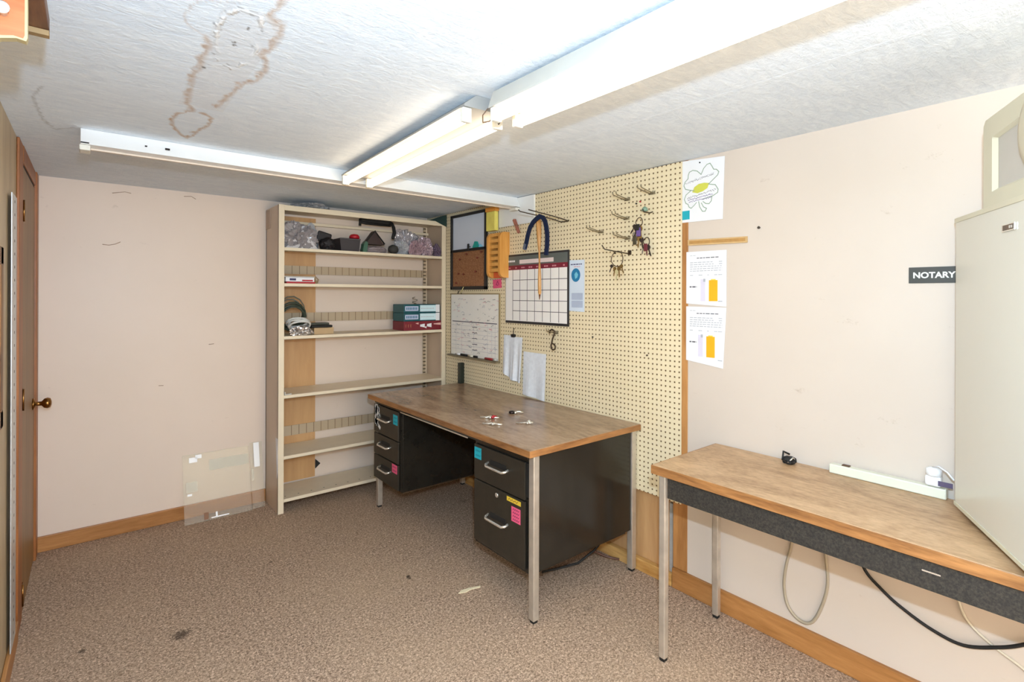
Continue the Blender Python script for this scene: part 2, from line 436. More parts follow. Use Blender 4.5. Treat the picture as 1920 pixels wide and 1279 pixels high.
for y in LY:
    for x in LX:
        verts.append((x, y, H)); r_ = g_ = b_ = 0
        n1 = noise.noise(Vector((x * 22, y * 22, 0))); n2 = noise.noise(Vector((x * 60, y * 34, 3))) + .5 * noise.noise(Vector((x * 150, y * 90, 7)))
        if 0.08 < x < 0.5 and 0.9 < y < 2.65:
            q = (x + 0.008 * n2 + 0.008 * n1, y + 0.010 * n2)
            w = 0.013 + 0.010 * n1
            for pts, k, ww in ((RING, 0.5, 0.004), (LEFT, 0.85, w), (BLOB, 1.0, w * 0.75), (RIGHT, 0.85, w)):
                d_ = dpoly(q, pts); r_ = max(r_, k * max(0, 1 - (d_ / ww)) ** .7 * (0.75 + 0.4 * n2))
            # faint tint inside
            inside = 0.235 < x < 0.37 and 1.3 < y < 2.1
            if inside: r_ = max(r_, 0.10)
            d_ = dpoly((x + 0.006 * n2, y), PEEL); g_ = max(0, 1 - (d_ / 0.007) ** 2) * max(0, min(1, .35 + 2.0 * n1)) * 1.0
            b_ = 0.6 * max(0, 1 - (abs(d_ - 0.007) / 0.003)) if n2 > 0.25 else 0
            for (sx, sy) in ((0.289, 1.50), (0.292, 1.515), (0.252, 1.72), (0.30, 1.40)):
                if math.hypot(x - sx, (y - sy) * .7) < 0.0045: b_ = 0.8
        if x < 0.05:
            d_ = dpoly((x + 0.008 * n2, y + .02 * n1), CRACK)
            b_ = max(b_, 0.35 * max(0, 1 - d_ / 0.006)); g_ = max(g_, 0.3 * max(0, n2) if x < -.08 and y < 2.7 else 0)
        cols.append((max(0, min(1, r_)), max(0, min(1, g_)), max(0, min(1, b_)), 1))
nx = len(LX)
faces = [(j * nx + i, (j + 1) * nx + i, (j + 1) * nx + i + 1, j * nx + i + 1) for j in range(len(LY) - 1) for i in range(nx - 1)]
me = bpy.data.meshes.new('ceiling'); me.from_pydata(verts, [], faces); me.materials.append(m_ceil)
ca = me.color_attributes.new('stain', 'FLOAT_COLOR', 'POINT')
ca.data.foreach_set('color', [c_ for q in cols for c_ in q])
ceil = bpy.data.objects.new('ceiling', me); COL.objects.link(ceil); tag(ceil, kind='structure')
# plasterboard joint in the ceiling
struct('trim_1', MB().prism([(1.575, H + .001), (1.583, H - .0006), (1.600, H - .0006), (1.608, H + .001)], 'y', -1.0, 2.3, m_ceil), (1.59, 0, H))

# baseboards, stud and bottom plate
struct('baseboard_back', MB().box(XL, 0.944, YB - .014, YB - .0005, 0.0005, 0.085, m_base_x, 0.003))
struct('baseboard_right', MB().box(XR - .014, XR + .02, YF, 1.47, 0.0005, 0.098, m_base, 0.003))
struct('baseboard_left', MB().box(XL + .0005, XL + .014, YF, 2.92, 0.0005, 0.085, m_base, 0.003))
struct('trim_2', MB().box(XR - .002, XR + .021, 1.3945, 1.472, 0.0985, H - .001, m_stud, 0.002))
struct('trim_3', MB().box(XR - .012, XR + .021, 1.474, YB - .001, 0.0005, 0.062, m_plate, 0.003))
# galvanised strip beside the stud
tag(MB().box(XR + .006, XR + .0215, 1.478, 1.497, 0.063, 0.40, m_alu).build('galvanised_strip'), 'narrow galvanised metal strip standing beside the orange stud under the pegboard', 'metal strip')

# door in the left wall (closed, hinges on the near side)
door = bpy.data.objects.new('door_1', None); COL.objects.link(door); door.location = (XL, 3.4, 0); tag(door, kind='structure')
MB().box(XL + .0005, XL + .008, 3.12, 3.74, 0.012, 1.985, m_door, 0.002).build('door_leaf', door)
mb = MB()
mb.box(XL + .0005, XL + .010, 2.96, 3.115, 0.0005, H - .002, m_case, 0.003)
mb.box(XL + .0005, XL + .018, 3.745, 3.855, 0.0005, H - .002, m_case, 0.003)
mb.box(XL + .0005, XL + .012, 3.115, 3.745, 2.0, H - .002, m_case, 0.003)
mb.box(XL + .0005, XL + .006, 3.115, 3.745, 1.985, 2.0, m_dark)
mb.build('door_casing', door)
for z in (0.05, 0.91, 1.74):
    mb = MB(); mb.tube([(XL + .0125, 3.119, z), (XL + .0125, 3.119, z + .095)], 0.0035, m_brass, 10)
    mb.box(XL + .008, XL + .0105, 3.122, 3.15, z, z + .095, m_brass); tag(mb.build('hinge', door), 'brass hinge')
mb = MB(); mb.lathe([(0.03, 0), (0.03, 0.006), (0.012, 0.012), (0.011, 0.035), (0.024, 0.045), (0.029, 0.058), (0.024, 0.07), (0.008, 0.075)], m_brass, (XL + .008, 3.66, 0.85), 'x')
tag(mb.build('door_handle', door), 'round brass knob')

# slotted aluminium strip and panel by the door
mb = MB(); mb.box(XL + .0105, XL + .014, 2.66, 2.815, 0.0865, 1.80, m_alu, 0.001)
for k in range(34): mb.box(XL + .0138, XL + .0142, 2.735, 2.75, 0.12 + k * 0.05, 0.130 + k * .05, m_dark)
tag(mb.build('wall_strip', None), 'tall slotted bright aluminium strip on the left wall beside the door casing', 'metal strip')
fr = thing('picture_frame', (XL + .012, 2.3, 0.97), 'dark carved wood picture frame hanging on the left wall, cut off by the frame edge', 'picture frame')
m_carve = wood('carved_dark_wood', (70, 42, 20), (150, 104, 56), 'z', scale=30)
mb = MB()
for (y0, y1, z0, z1) in ((2.0, 2.46, 0.97, 1.03), (2.0, 2.46, 1.52, 1.58), (2.0, 2.06, 0.97, 1.58), (2.40, 2.46, 0.97, 1.58)):
    mb.box(XL + .0005, XL + .010, y0, y1, z0, z1, m_carve, 0.003)
mb.build('moulding', fr)
MB().box(XL + .001, XL + .006, 2.06, 2.40, 1.03, 1.52, M('picture_tan', (190, 160, 120), 0.6, 0, 0.3, 6)).build('picture', fr)

# coat rack shelf at the top left
m_rack = wood('rack_dark_wood', (84, 50, 30), (128, 84, 54), 'y', scale=16)
m_rackl = wood('rack_orange_wood', (150, 78, 36), (188, 112, 66), 'x', scale=12)
m_rackedge_lit = M('rack_edge_lit_cream', (176, 160, 118), 0.6)  # lit edge of the bracket, its brightness put into the cream
rk = thing('wall_shelf', (XL, 1.2, 1.86), 'brown wooden wall shelf with scalloped bracket and a peg, its highlight painted white, high on the left wall', 'shelf')
MB().box(XL + .0005, -0.067, 0.95, 1.455, 1.967, 1.997, m_rack, 0.002).build('shelf_board', rk)
MB().box(XL + .0005, -0.067, 1.437, 1.456, 1.955, 1.9665, M('rack_lip_olive', (140, 112, 72), .6), 0.001).build('shelf_lip', rk)
pr_ = [(XL + .001, 1.9665), (XL + .001, 1.83), (-0.19, 1.835), (-0.165, 1.855), (-0.145, 1.868), (-0.125, 1.88), (-0.105, 1.886), (-0.092, 1.884), (-0.09, 1.89), (-0.09, 1.9665)]
mb = MB(); mb.prism(pr_, 'y', 1.30, 1.318, m_rackedge_lit); mb.prism([(a * 1.0 - (0.004 if a > -0.2 else 0), b + (0.004 if b < 1.95 else -0.001)) for a, b in pr_], 'y', 1.299, 1.3005, m_rackl)
mb.build('bracket', rk)
mb = MB(); mb.lathe([(0.006, 0), (0.005, -0.016), (0.010, -0.022), (0.011, -0.028), (0.006, -0.033)], M('peg_highlight', (235, 230, 220), 0.3), (-0.122, 1.2985, 1.925), 'y', 16)  # peg coloured white all over to carry its highlight
tag(mb.build('peg', rk), 'knob shaped peg with its highlight painted white')

# ------------------------------------------------------------------ ceiling light fixtures
def fixture(name, loc, ang, length, label, wtop, wbot, drop, gap, lit, tube_off=0.05, tube_drop=0.0, mh=None):
    mh = mh or m_enamel2
    """strip light whose length runs along local +y from loc; drop = housing depth below the ceiling"""
    t_ = thing(name, (loc[0], loc[1], H - 0.001 if gap == 0 else H - 0.001), label, 'ceiling light', 'fluorescent strip lights')
    m = Matrix.Translation((loc[0], loc[1], H)) @ Matrix.Rotation(ang, 4, 'Z')
    z0 = -gap - 0.001
    mb = MB(); mb.prism([(-wtop, z0), (wtop, z0), (wbot, -drop + 0.006), (wbot, -drop), (-wbot, -drop), (-wbot, -drop + 0.006)], 'y', 0, length, mh, m)
    if gap:
        for yy in (0.1, length - 0.15): mb.box(-0.015, 0.015, yy, yy + .03, -gap - 0.004, -0.001, m_enamel, 0, m)
    mb.build('housing', t_)
    if lit:
        zt = -drop - 0.024 - tube_drop
        for s_ in (-1, 1):
            mb = MB(); n = 1 if length < 1.6 else 2
            for k in range(n):
                a = 0.03 + k * (length / n); b = (k + 1) * length / n - 0.03
                mb.tube([(s_ * tube_off, a, zt), (s_ * tube_off, a + .004, zt), (s_ * tube_off, b - .004, zt), (s_ * tube_off, b, zt)], [0.015, 0.019, 0.019, 0.015], m_tube, 16, mtx=m)
            tag(mb.build('tube', t_), 'glowing fluorescent tube')
            for k in range(n):
                for yy in (0.006 + k * length / n, (k + 1) * length / n - .026):
                    mb = MB(); mb.box(s_ * tube_off - .017, s_ * tube_off + .017, yy, yy + .02, zt - .02, -drop - .0005, m_socket, 0.004, m); mb.build('lampholder', t_)
    return t_
# A: middle of the room, two bare tubes, slightly askew
fixture('strip_light', (1.008, 1.385), -math.atan2(0.068, 1.30), 1.215, 'far lit twin tube strip light in the middle of the ceiling, touching the unlit one', 0.032, 0.078, 0.044, 0, True, 0.062, 0.004, M('dull_grey_enamel', (146, 145, 142), .5))
# B: nearer and hung a little lower
fixture('strip_light', (1.03, -1.12), 0.0, 2.43, 'nearest and brightest lit strip light, running out of the top of the photo', 0.045, 0.062, 0.066, 0.010, True, 0.044, 0.0)
jw = MB(); jw.tube([(0.985, 1.335, 2.02), (0.975, 1.35, 2.0), (0.99, 1.37, 1.985), (1.01, 1.36, 1.99), (1.02, 1.34, 2.01)], .0022, M('brown_wire', (110, 84, 66), .5), 6)
jw.tube([(1.0, 1.33, 2.03), (1.03, 1.35, 1.995), (1.05, 1.365, 1.99), (1.055, 1.34, 2.015)], .0022, m_wiredark, 6)
tag(jw.build('wiring'), 'loose brown wires hanging between the two lit strip lights', 'wire')
# C: unlit one across the back
tC = thing('strip_light', (1.1, 2.66, H - 0.001), 'unlit white strip light without tubes, running across in front of the shelf unit', 'ceiling light', 'fluorescent strip lights')
mb = MB(); mb.prism([(2.652, H - .001), (2.618, 2.008), (2.675, 2.005), (2.70, H - .001)], 'x', -0.03, 2.1985, m_enamel)
mb.box(0.245, 0.262, 2.628, 2.634, 2.034, 2.042, m_dark); mb.box(0.175, 0.183, 2.628, 2.634, 2.035, 2.04, m_dark)
mb.build('housing', tC)
MB().box(-0.0, 2.198, 2.672, 2.686, 1.999, 2.006, m_lip, 0.001).build('lower_lip', tC)
mb = MB(); mb.box(-0.034, 0.0, 2.622, 2.69, 1.985, 2.007, m_socket, 0.003); mb.box(-0.03, -0.004, 2.6195, 2.623, 2.008, 2.016, m_dark)
mb.build('lampholder', tC)
MB().box(2.16, 2.198, 2.622, 2.69, 1.985, 2.004, m_socket, 0.003).build('lampholder', tC)

# ------------------------------------------------------------------ pegboard
XP = 2.212
peg = tag(MB().box(XP, XP + .003, 1.423, YB - .004, 0.418, H - .003, m_peg).build('pegboard', None, (XP, 0, 0)), 'large cream perforated pegboard covering the right wall behind the desk', 'pegboard')
XW = XP - .0005
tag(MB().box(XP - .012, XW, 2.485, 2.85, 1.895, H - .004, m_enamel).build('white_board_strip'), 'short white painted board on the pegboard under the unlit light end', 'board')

# ------------------------------------------------------------------ steel shelf unit
SX0, SX1, SY0, SY1 = 0.945, 2.206, 3.5525, 3.858
sh = thing('shelf_unit', (1.58, 3.70, 0), 'tall tan steel shelf unit against the back wall in the corner', 'shelf')
def side(x0, x1, fx0, fx1):
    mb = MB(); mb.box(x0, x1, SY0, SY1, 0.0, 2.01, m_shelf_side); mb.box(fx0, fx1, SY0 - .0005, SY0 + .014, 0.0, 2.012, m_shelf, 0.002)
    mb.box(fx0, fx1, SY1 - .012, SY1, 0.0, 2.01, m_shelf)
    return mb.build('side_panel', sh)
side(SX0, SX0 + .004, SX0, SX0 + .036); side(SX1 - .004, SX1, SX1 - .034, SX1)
for z in (0.070, 0.349, 0.746, 1.131, 1.477, 1.712):
    mb = MB(); mb.box(SX0 + .005, SX1 - .005, SY0 + .004, SY1 - .016, z + .016, z + .022, m_shelf)
    mb.box(SX0 + .036, SX1 - .034, SY0, SY0 + .003, z, z + .022, m_shelf); mb.box(SX0 + .036, SX1 - .034, SY0, SY0 + .012, z, z + .002, m_shelf)
    if z < .1:
        for k in range(14): mb.box(1.0 + k * .085, 1.008 + k * .085, 3.60, 3.607, z + .0221, z + .0225, m_dark)
    mb.build('shelf_board', sh)
mb = MB(); mb.box(SX0 + .005, SX1 - .005, SY0 + .002, SY1 - .002, 1.995, 2.001, m_shelf); mb.box(SX0 + .036, SX1 - .034, SY0, SY0 + .016, 1.975, 2.01, m_shelf, 0.002)
mb.build('top_panel', sh)
for (z0, z1) in ((0.427, 0.497), (1.232, 1.296), (1.573, 1.632)):
    MB().box(SX0 + .005, SX1 - .005, SY1 - .015, SY1 - .012, z0, z1, m_rail).build('back_rail', sh)
MB().box(SX0 + .005, SX1 - .005, SY1 - .04, SY1 - .02, 1.925, 1.945, m_shelf, 0.002).build('back_rail', sh)
tag(MB().box(2.165, 2.185, SY1 - .028, SY1 - .016, 0.1, 1.99, m_std).build('slotted_standard', sh), 'slotted upright at the back')
tag(MB().box(SX0 + .005, 1.279, SY1 - .010, SY1 - .006, 0.1, 1.98, m_hard).build('back_panel', sh), 'brown hardboard strip')
tag(MB().box(SX0 - .004, SX0 - .0004, 3.745, 3.853, 1.872, 2.0, M('patch_card', (178, 154, 134), 0.6), 0.001).build('patch', sh), 'small tan card patch')
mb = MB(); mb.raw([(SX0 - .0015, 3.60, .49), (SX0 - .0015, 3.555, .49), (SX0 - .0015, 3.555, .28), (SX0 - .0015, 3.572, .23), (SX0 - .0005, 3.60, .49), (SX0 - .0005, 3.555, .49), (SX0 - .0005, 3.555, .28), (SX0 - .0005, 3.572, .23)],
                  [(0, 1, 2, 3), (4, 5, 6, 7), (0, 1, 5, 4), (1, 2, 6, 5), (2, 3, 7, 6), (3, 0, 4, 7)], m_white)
tag(mb.build('glare_streak', sh), 'painted white glare streak')  # glare on the side panel, put in as a thin white strip
tag(MB().prism([(3.60, 0)], 'z', 0, 1, m_dark) and MB().prism([(1.281, 0.155), (1.281, 0.225), (1.318, 0.187)], 'y', SY1 - .012, SY1 - .008, m_blackmatte).build('black_triangle', sh), 'black triangular patch')

# things on the shelves -------------------------------------------------
ZT = 1.7345
def item(name, mb, label, cat, group=None): return tag(mb.build(name), label, cat, group)
item('plastic_bag', MB().blob((1.095, 3.65, ZT), (0.20, 0.14, 0.18), 3, m_bag_grey, 0.45, 5, 2.2).raw([(1.0, 3.60, ZT + .001), (1.215, 3.60, ZT + .001), (1.11, 3.592, ZT + .125), (1.02, 3.625, ZT + .03), (1.20, 3.62, ZT + .03), (1.12, 3.63, ZT + .13)], [(0, 1, 2), (0, 2, 5, 3), (1, 4, 5, 2), (3, 5, 4), (0, 3, 4, 1)], M('grey_film', (196, 192, 194), .3, .1, .08, 20)), 'grey crumpled plastic bag at the left end of the top shelf', 'bag', 'plastic bags')
item('cloth_bundle', MB().blob((1.04, 3.795, ZT), (0.15, 0.08, 0.17), 5, M('dark_grey_cloth', (74, 66, 68), 0.8), 0.25, 3, 1.8), 'dark grey cloth bundle behind the grey bag on the top shelf', 'cloth')
item('plastic_bag', MB().blob((1.225, 3.79, ZT), (0.11, 0.06, 0.20), 8, m_bag, 0.3, 3, 2.2), 'clear shiny plastic bag against the wall beside the black pouch', 'bag', 'plastic bags')
m_bk = M('black_nylon', (34, 30, 32), 0.5, 0, 0.3, 30)
mb = MB(); mb.blob((1.298, 3.665, ZT), (0.095, 0.12, 0.10), 11, m_bk, 0.28, 3, 2.0); mb.box(1.235, 1.335, 3.68, 3.70, ZT + .06, ZT + .135, m_bk, 0.01, Matrix.Translation((1.285, 3.69, ZT + .1)) @ Matrix.Rotation(R(14), 4, 'Y') @ Matrix.Translation((-1.285, -3.69, -ZT - .1)))
item('pouch', mb, 'black pouch with an open flap on the top shelf', 'pouch')
mb = MB(); mb.prism([(1.375, 0), (1.505, 0), (1.515, .088), (1.365, .088)], 'y', 3.60, 3.74, M('charcoal_plastic', (58, 52, 54), 0.55), Matrix.Translation((0, 0, ZT + .0005)))
mb.box(1.364, 1.516, 3.595, 3.745, ZT + .084, ZT + .094, M('charcoal_rim', (76, 70, 70), 0.5), 0.002)
item('plastic_bin', mb, 'small charcoal plastic bin in the middle of the top shelf', 'bin')
item('plastic_disc', MB().lathe([(0.02, 0), (0.036, .006), (0.036, .022), (0.026, .034), (0.006, .038)], m_red, (1.49, 3.65, ZT + .095), 'z', 18), 'round red plastic disc lying on the right end of the charcoal bin', 'disc')
mb = MB(); mb.prism([(1.525, 0), (1.557, 0), (1.565, .07), (1.548, .082), (1.535, .06)], 'y', 3.58, 3.63, M('green_plastic', (62, 100, 82), 0.4), Matrix.Translation((0, 0, ZT + .0005)))
item('plastic_clip', mb, 'small dark green plastic piece right of the charcoal bin', 'clip')
item('plastic_bag', MB().blob((1.648, 3.67, ZT), (0.185, 0.14, 0.06), 14, M('grey_mauve_bag', (150, 136, 136), 0.5), 0.2, 4, 2.0), 'flat mauve grey bag under the dark triangular case', 'bag', 'plastic bags')
mb = MB(); mb.prism([(1.56, 0), (1.718, 0), (1.70, .012), (1.64, .10), (1.575, .012)], 'y', 3.63, 3.70, M('dark_brown_vinyl', (56, 40, 38), 0.5), Matrix.Translation((0, 0, ZT + .066)))
mb.tube([(1.562, 3.628, ZT + .072), (1.64, 3.628, ZT + .166), (1.716, 3.628, ZT + .072)], 0.006, m_blackmatte, 6)
item('folded_case', mb, 'dark brown folded triangular case on the top shelf', 'case')
item('black_ball', MB().lathe([(0.010, 0), (0.034, .014), (0.040, .034), (0.034, .056), (0.012, .068)], M('grey_black_rubber', (56, 54, 50), 0.7), (1.772, 3.598, ZT + .0005), 'z', 16), 'small blackish rubber ball left of the clear bags', 'ball')
mb = MB(); mb.tube([(1.55, 3.70, 1.968), (1.60, 3.70, 1.962), (1.80, 3.70, 1.962)], 0.011, m_blackmatte, 8); mb.tube([(1.79, 3.66, 1.975), (1.80, 3.65, 1.94), (1.802, 3.64, 1.90), (1.785, 3.63, 1.86), (1.783, 3.63, 1.852)], [0.011, 0.014, 0.014, 0.013, 0.009], m_blackmatte, 8)
mb.tube([(1.79, 3.66, 1.975), (1.79, 3.70, 1.962)], 0.011, m_blackmatte, 8)
mb.tube([(1.555, 3.70, 1.99), (1.553, 3.70, 1.94)], 0.010, m_blackmatte, 8)
mb.box(1.55, 1.80, 3.695, 3.705, 1.965, 1.9945, m_blackmatte)
item('hanging_tool', mb, 'black bar with a curved handle hanging under the top of the shelf unit', 'tool')
item('plastic_bag', MB().blob((1.855, 3.64, ZT), (0.11, 0.10, 0.11), 21, m_bag, 0.45, 5, 3.2), 'clear crumpled bag just right of the small rubber ball', 'bag', 'plastic bags')
item('plastic_bag', MB().blob((1.965, 3.755, ZT), (0.17, 0.10, 0.21), 22, M('silver_film', (190, 186, 190), 0.2, 0.45, 0.3, 40), 0.5, 5, 3.4), 'tallest silvery crumpled plastic bag at the right of the top shelf', 'bag', 'plastic bags')
item('plastic_bag', MB().blob((1.965, 3.60, ZT), (0.10, 0.07, 0.11), 24, m_bag_pink, 0.45, 5, 3.2), 'small pink crumpled bag at the front of the top shelf', 'bag', 'plastic bags')
item('plastic_bag', MB().blob((2.065, 3.64, ZT), (0.12, 0.11, 0.15), 27, M('mauve_film', (166, 146, 152), 0.25, 0.3, 0.4, 40), 0.45, 5, 3.0), 'mauve crumpled bag beside the silvery one on the top shelf', 'bag', 'plastic bags')
item('plastic_bag', MB().blob((2.155, 3.61, ZT), (0.05, 0.07, 0.10), 31, M('purple_film', (104, 88, 104), 0.3, 0.2, 0.4, 60), 0.45, 4, 3.4), 'small dark purple bag against the right end of the top shelf', 'bag', 'plastic bags')
item('plastic_bag', MB().blob((1.19, 3.68, 2.0125), (0.22, 0.2, 0.048), 33, m_bag, 0.4, 5, 3.4), 'flattened clear plastic bag lying on top of the shelf unit', 'bag', 'plastic bags')
mb = MB(); mb.prism([(2.06, 2.0125), (2.208, 2.0125), (2.208, 2.068)], 'y', 3.56, 3.60, M('dark_green_card', (24, 52, 48), 0.6)); mb.prism([(2.10, 2.013), (2.21, 2.068), (2.21, 1.972)], 'y', 3.546, 3.5515, M('dark_green_card', (24, 52, 48), 0.6))
item('green_folder', mb, 'dark green folder corner lying on top of the shelf unit, right end', 'folder')
# shelf 2
Z2 = 1.4995
mb = MB(); mb.box(1.0, 1.185, 3.57, 3.70, Z2, Z2 + .012, m_red, 0.002); mb.box(0.995, 1.18, 3.575, 3.72, Z2 + .0125, Z2 + .042, m_white, 0.002)
mb.box(1.02, 1.06, 3.573, 3.5752, Z2 + .02, Z2 + .034, M('dark_blue_print', (50, 50, 90), 0.6)); mb.box(1.1, 1.17, 3.573, 3.5752, Z2 + .016, Z2 + .026, m_red)
item('small_box', mb, 'small white and red carton on the second shelf down', 'box')
mb = MB(); mb.box(0.99, 1.19, 3.59, 3.73, Z2 + .0435, Z2 + .049, m_greyp, 0.001); item('thin_folder', mb, 'thin grey folder on top of the small white and red carton', 'folder')
mb = MB(); mb.tube([(1.21, 3.62, Z2 + .006), (1.222, 3.62, Z2 + .03), (1.205, 3.63, Z2 + .05), (1.20, 3.62, Z2 + .03), (1.207, 3.61, Z2 + .006)], 0.005, M('tan_rubber', (170, 142, 104), 0.6), 8, True)
item('tan_loop', mb, 'small tan rubber loop beside the white and red carton', 'loop')
# shelf 3
Z3 = 1.1535
random.seed(4)
def coil(c, r0, n, mat, rad, tilt, seed, squash=0.6):
    random.seed(seed); pts = []
    for k in range(n * 14):
        a = k / 14 * 2 * math.pi; r_ = r0 * (1 + .12 * math.sin(a * .37 + seed)); off = 0.012 * math.sin(a * .61 + seed)
        p = Vector((r_ * math.cos(a), off * 1.5, r_ * squash * math.sin(a)))
        p = Matrix.Rotation(tilt, 3, 'X') @ p
        pts.append((c[0] + p.x, c[1] + p.y, max(c[2] + p.z, Z3 + rad)))
    return MB().tube(pts, rad, mat, 6)
m_cg = M('dark_green_cable', (54, 62, 48), 0.5); m_cs = M('grey_cable', (100, 104, 92), 0.45)
item('cable_coil', coil((1.058, 3.66, Z3 + .125), 0.082, 6, m_cg, 0.006, R(20), 1, 1.05), 'coil of dark green cable leaning at the left end of the third shelf', 'cable', 'coiled cables')
item('cable_coil', coil((1.070, 3.74, Z3 + .14), 0.095, 2, m_cs, 0.0045, R(8), 2, 1.2), 'large thin grey cable hoop behind the dark green coil', 'cable', 'coiled cables')
mb = coil((1.085, 3.60, Z3 + .075), 0.068, 5, M('white_cable', (214, 212, 206), 0.35), 0.006, R(55), 6, .8)
item('cable_coil', mb, 'white cable wound in front of the dark green coil', 'cable', 'coiled cables')
mb = MB(); mb.blob((1.10, 3.585, Z3 + .0005), (0.13, 0.035, 0.06), 41, M('silver_foil', (190, 186, 186), 0.15, 0.9, 0.2), 0.4, 4, 3.0)
item('foil_bundle', mb, 'crumpled silver foil bundle at the front left of the third shelf', 'foil')
mb = MB(); mb.box(1.185, 1.32, 3.59, 3.72, Z3, Z3 + .045, M('cardboard_tan', (186, 156, 116), 0.7), 0.002); item('cardboard_box', mb, 'low tan cardboard box right of the tangled cables', 'box')
mb = MB(); mb.box(1.17, 1.315, 3.60, 3.70, Z3 + .046, Z3 + .062, m_blackmatte, 0.004); mb.box(1.17, 1.30, 3.62, 3.69, Z3 + .0625, Z3 + .078, M('dark_grey_plastic', (64, 66, 56), 0.5), 0.005)
item('adapter_block', mb, 'flat black adapter lying on the low cardboard box', 'adapter')
bx = thing('carton', (2.0, 3.66, Z3), 'dark red carton with white and pink print under the teal boxes', 'box', 'cartons on the third shelf')
MB().box(1.85, 2.185, 3.575, 3.76, Z3, Z3 + .070, M('dark_red_card', (120, 28, 40), 0.5, 0, 0.15, 30), 0.002).build('carton_body', bx)
mb = MB()
for (a, b, c_, d_, mm) in ((1.99, 2.03, .02, .05, 'w'), (2.03, 2.045, .012, .03, 'w'), (2.05, 2.09, .02, .052, 'w'), (2.11, 2.18, .035, .055, 'p'), (1.95, 1.975, .045, .06, 'p'), (1.865, 1.87, .02, .05, 'g'), (1.885, 1.892, .02, .05, 'g'), (1.905, 1.912, .02, .05, 'g')):
    mm = {'w': m_white, 'p': M('pale_pink', (232, 186, 176), 0.6), 'g': M('brown_print', (156, 96, 70), 0.6)}[mm]
    mb.prism([(a, Z3 + c_ + .008), (b, Z3 + c_), (b, Z3 + d_), (a, Z3 + d_ - .006)], 'y', 3.574, 3.5752, mm)
mb.build('print', bx)
def teal_box(z, label):
    b = thing('carton', (2.0, 3.66, z), label, 'box', 'cartons on the third shelf')
    MB().box(1.852, 2.165, 3.578, 3.76, z, z + .064, M('teal_dark_card', (10, 84, 92), 0.45), 0.002).build('carton_body', b)
    mb = MB(); mb.box(1.99, 2.165, 3.5765, 3.5782, z + .008, z + .058, M('pale_blue_print', (206, 232, 238), 0.5)); mb.box(2.13, 2.165, 3.576, 3.5766, z + .002, z + .062, m_white); mb.build('panel_print', b)
    mb = MB(); mb.box(1.862, 1.975, 3.5765, 3.5782, z + .014, z + .05, M('lilac_print', (190, 198, 222), 0.5))
    for k in range(7): mb.box(1.872 + k * .014, 1.880 + k * .014, 3.576, 3.5766, z + .022, z + .042, M('teal_letter', (40, 110, 140), 0.5))
    for k in range(9): mb.box(2.0 + k * .013, 2.008 + k * .013, 3.576, 3.5766, z + .03, z + .035, m_inklight)
    mb.build('print', b)
teal_box(Z3 + .071, 'lower teal and white carton, resting on the dark red carton')
teal_box(Z3 + .1365, 'top teal and white carton of the stack on the third shelf')
mb = MB(); mb.tube([(1.99 + .012 * math.cos(a / 8 * 6.283) * (1 + .3 * (a % 2)), 3.66 + .03 * math.sin(a / 8 * 6.283), Z3 + .205 + .004 * a) for a in range(14)], 0.0025, m_wire, 6); mb.box(1.985, 2.0, 3.655, 3.67, Z3 + .2015, Z3 + .206, m_wire)
item('wire_coil', mb, 'small loop of thin wire on the top teal carton', 'wire')
# shelf 4
mb = MB(); mb.box(0.985, 1.03, 3.555, 3.575, .7685, .776, m_greyp, 0.002); mb.box(0.985, 0.992, 3.555, 3.575, .776, .79, m_greyp, 0.002)
item('metal_bracket', mb, 'small grey shelf bracket at the front left of the fourth shelf', 'bracket')

# ------------------------------------------------------------------ clear acrylic sheets leaning on the back wall
def sheet(name, x0, x1, yb, h, label, tape_glares):
    o = thing(name, ((x0 + x1) / 2, yb, 0.0), label, 'acrylic sheet', 'clear acrylic sheets')
    top_y = YB - .0165 + 0.0; bl = YB - .017
    # leaning: bottom on the carpet, resting on the baseboard top edge and the wall
    y_t = YB - .004
    def P(x, s, off): # s 0..1 up the sheet
        return (x, yb + (y_t - yb) * s - off, 0.001 + h * s)
    vs = [P(x0, 0, .003), P(x1, 0, .003), P(x1, 1, .003), P(x0, 1, .003), P(x0, 0, 0), P(x1, 0, 0), P(x1, 1, 0), P(x0, 1, 0)]
    MB().raw(vs, [(0, 1, 2, 3), (4, 5, 6, 7)], m_acr).raw(vs, [(0, 1, 5, 4), (1, 2, 6, 5), (2, 3, 7, 6), (3, 0, 4, 7)], m_acr_edge).build('sheet', o)
    for (a, b, s0, s1, mm) in tape_glares:
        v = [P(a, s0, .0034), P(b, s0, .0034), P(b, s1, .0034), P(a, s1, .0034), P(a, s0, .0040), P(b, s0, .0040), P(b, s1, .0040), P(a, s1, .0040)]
        tag(MB().raw(v, [(0, 1, 2, 3), (4, 5, 6, 7), (0, 1, 5, 4), (1, 2, 6, 5), (2, 3, 7, 6), (3, 0, 4, 7)], mm).build('tape_glare', o), 'taped strip, partly painted glare')
    return o
m_tape_glare = clear('white_tape_glare', rgb(252, 252, 252), 0.95, 0.25, 0.6)  # white strips on the acrylic: tape plus painted glare
m_tapef = clear('frosted_tape', rgb(250, 250, 246), 0.18, 0.3, 0.5)
sheet('acrylic_sheet', 0.455, 0.835, 3.742, 0.40, 'large clear acrylic sheet leaning against the pinkish back wall on the carpet', [(0.49, 0.535, .88, .955, m_tape_glare), (0.525, 0.56, .93, .985, m_tape_glare), (0.475, 0.50, .40, .43, m_tape_glare), (0.60, 0.83, .72, .88, m_tapef), (0.47, 0.53, .45, .6, m_tapef), (0.56, 0.585, 0.02, .12, M('brown_sticker', (140, 96, 66), 0.6)), (0.60, 0.70, 0.02, .035, m_tape_glare), (0.625, 0.635, .03, .1, m_tape_glare)])
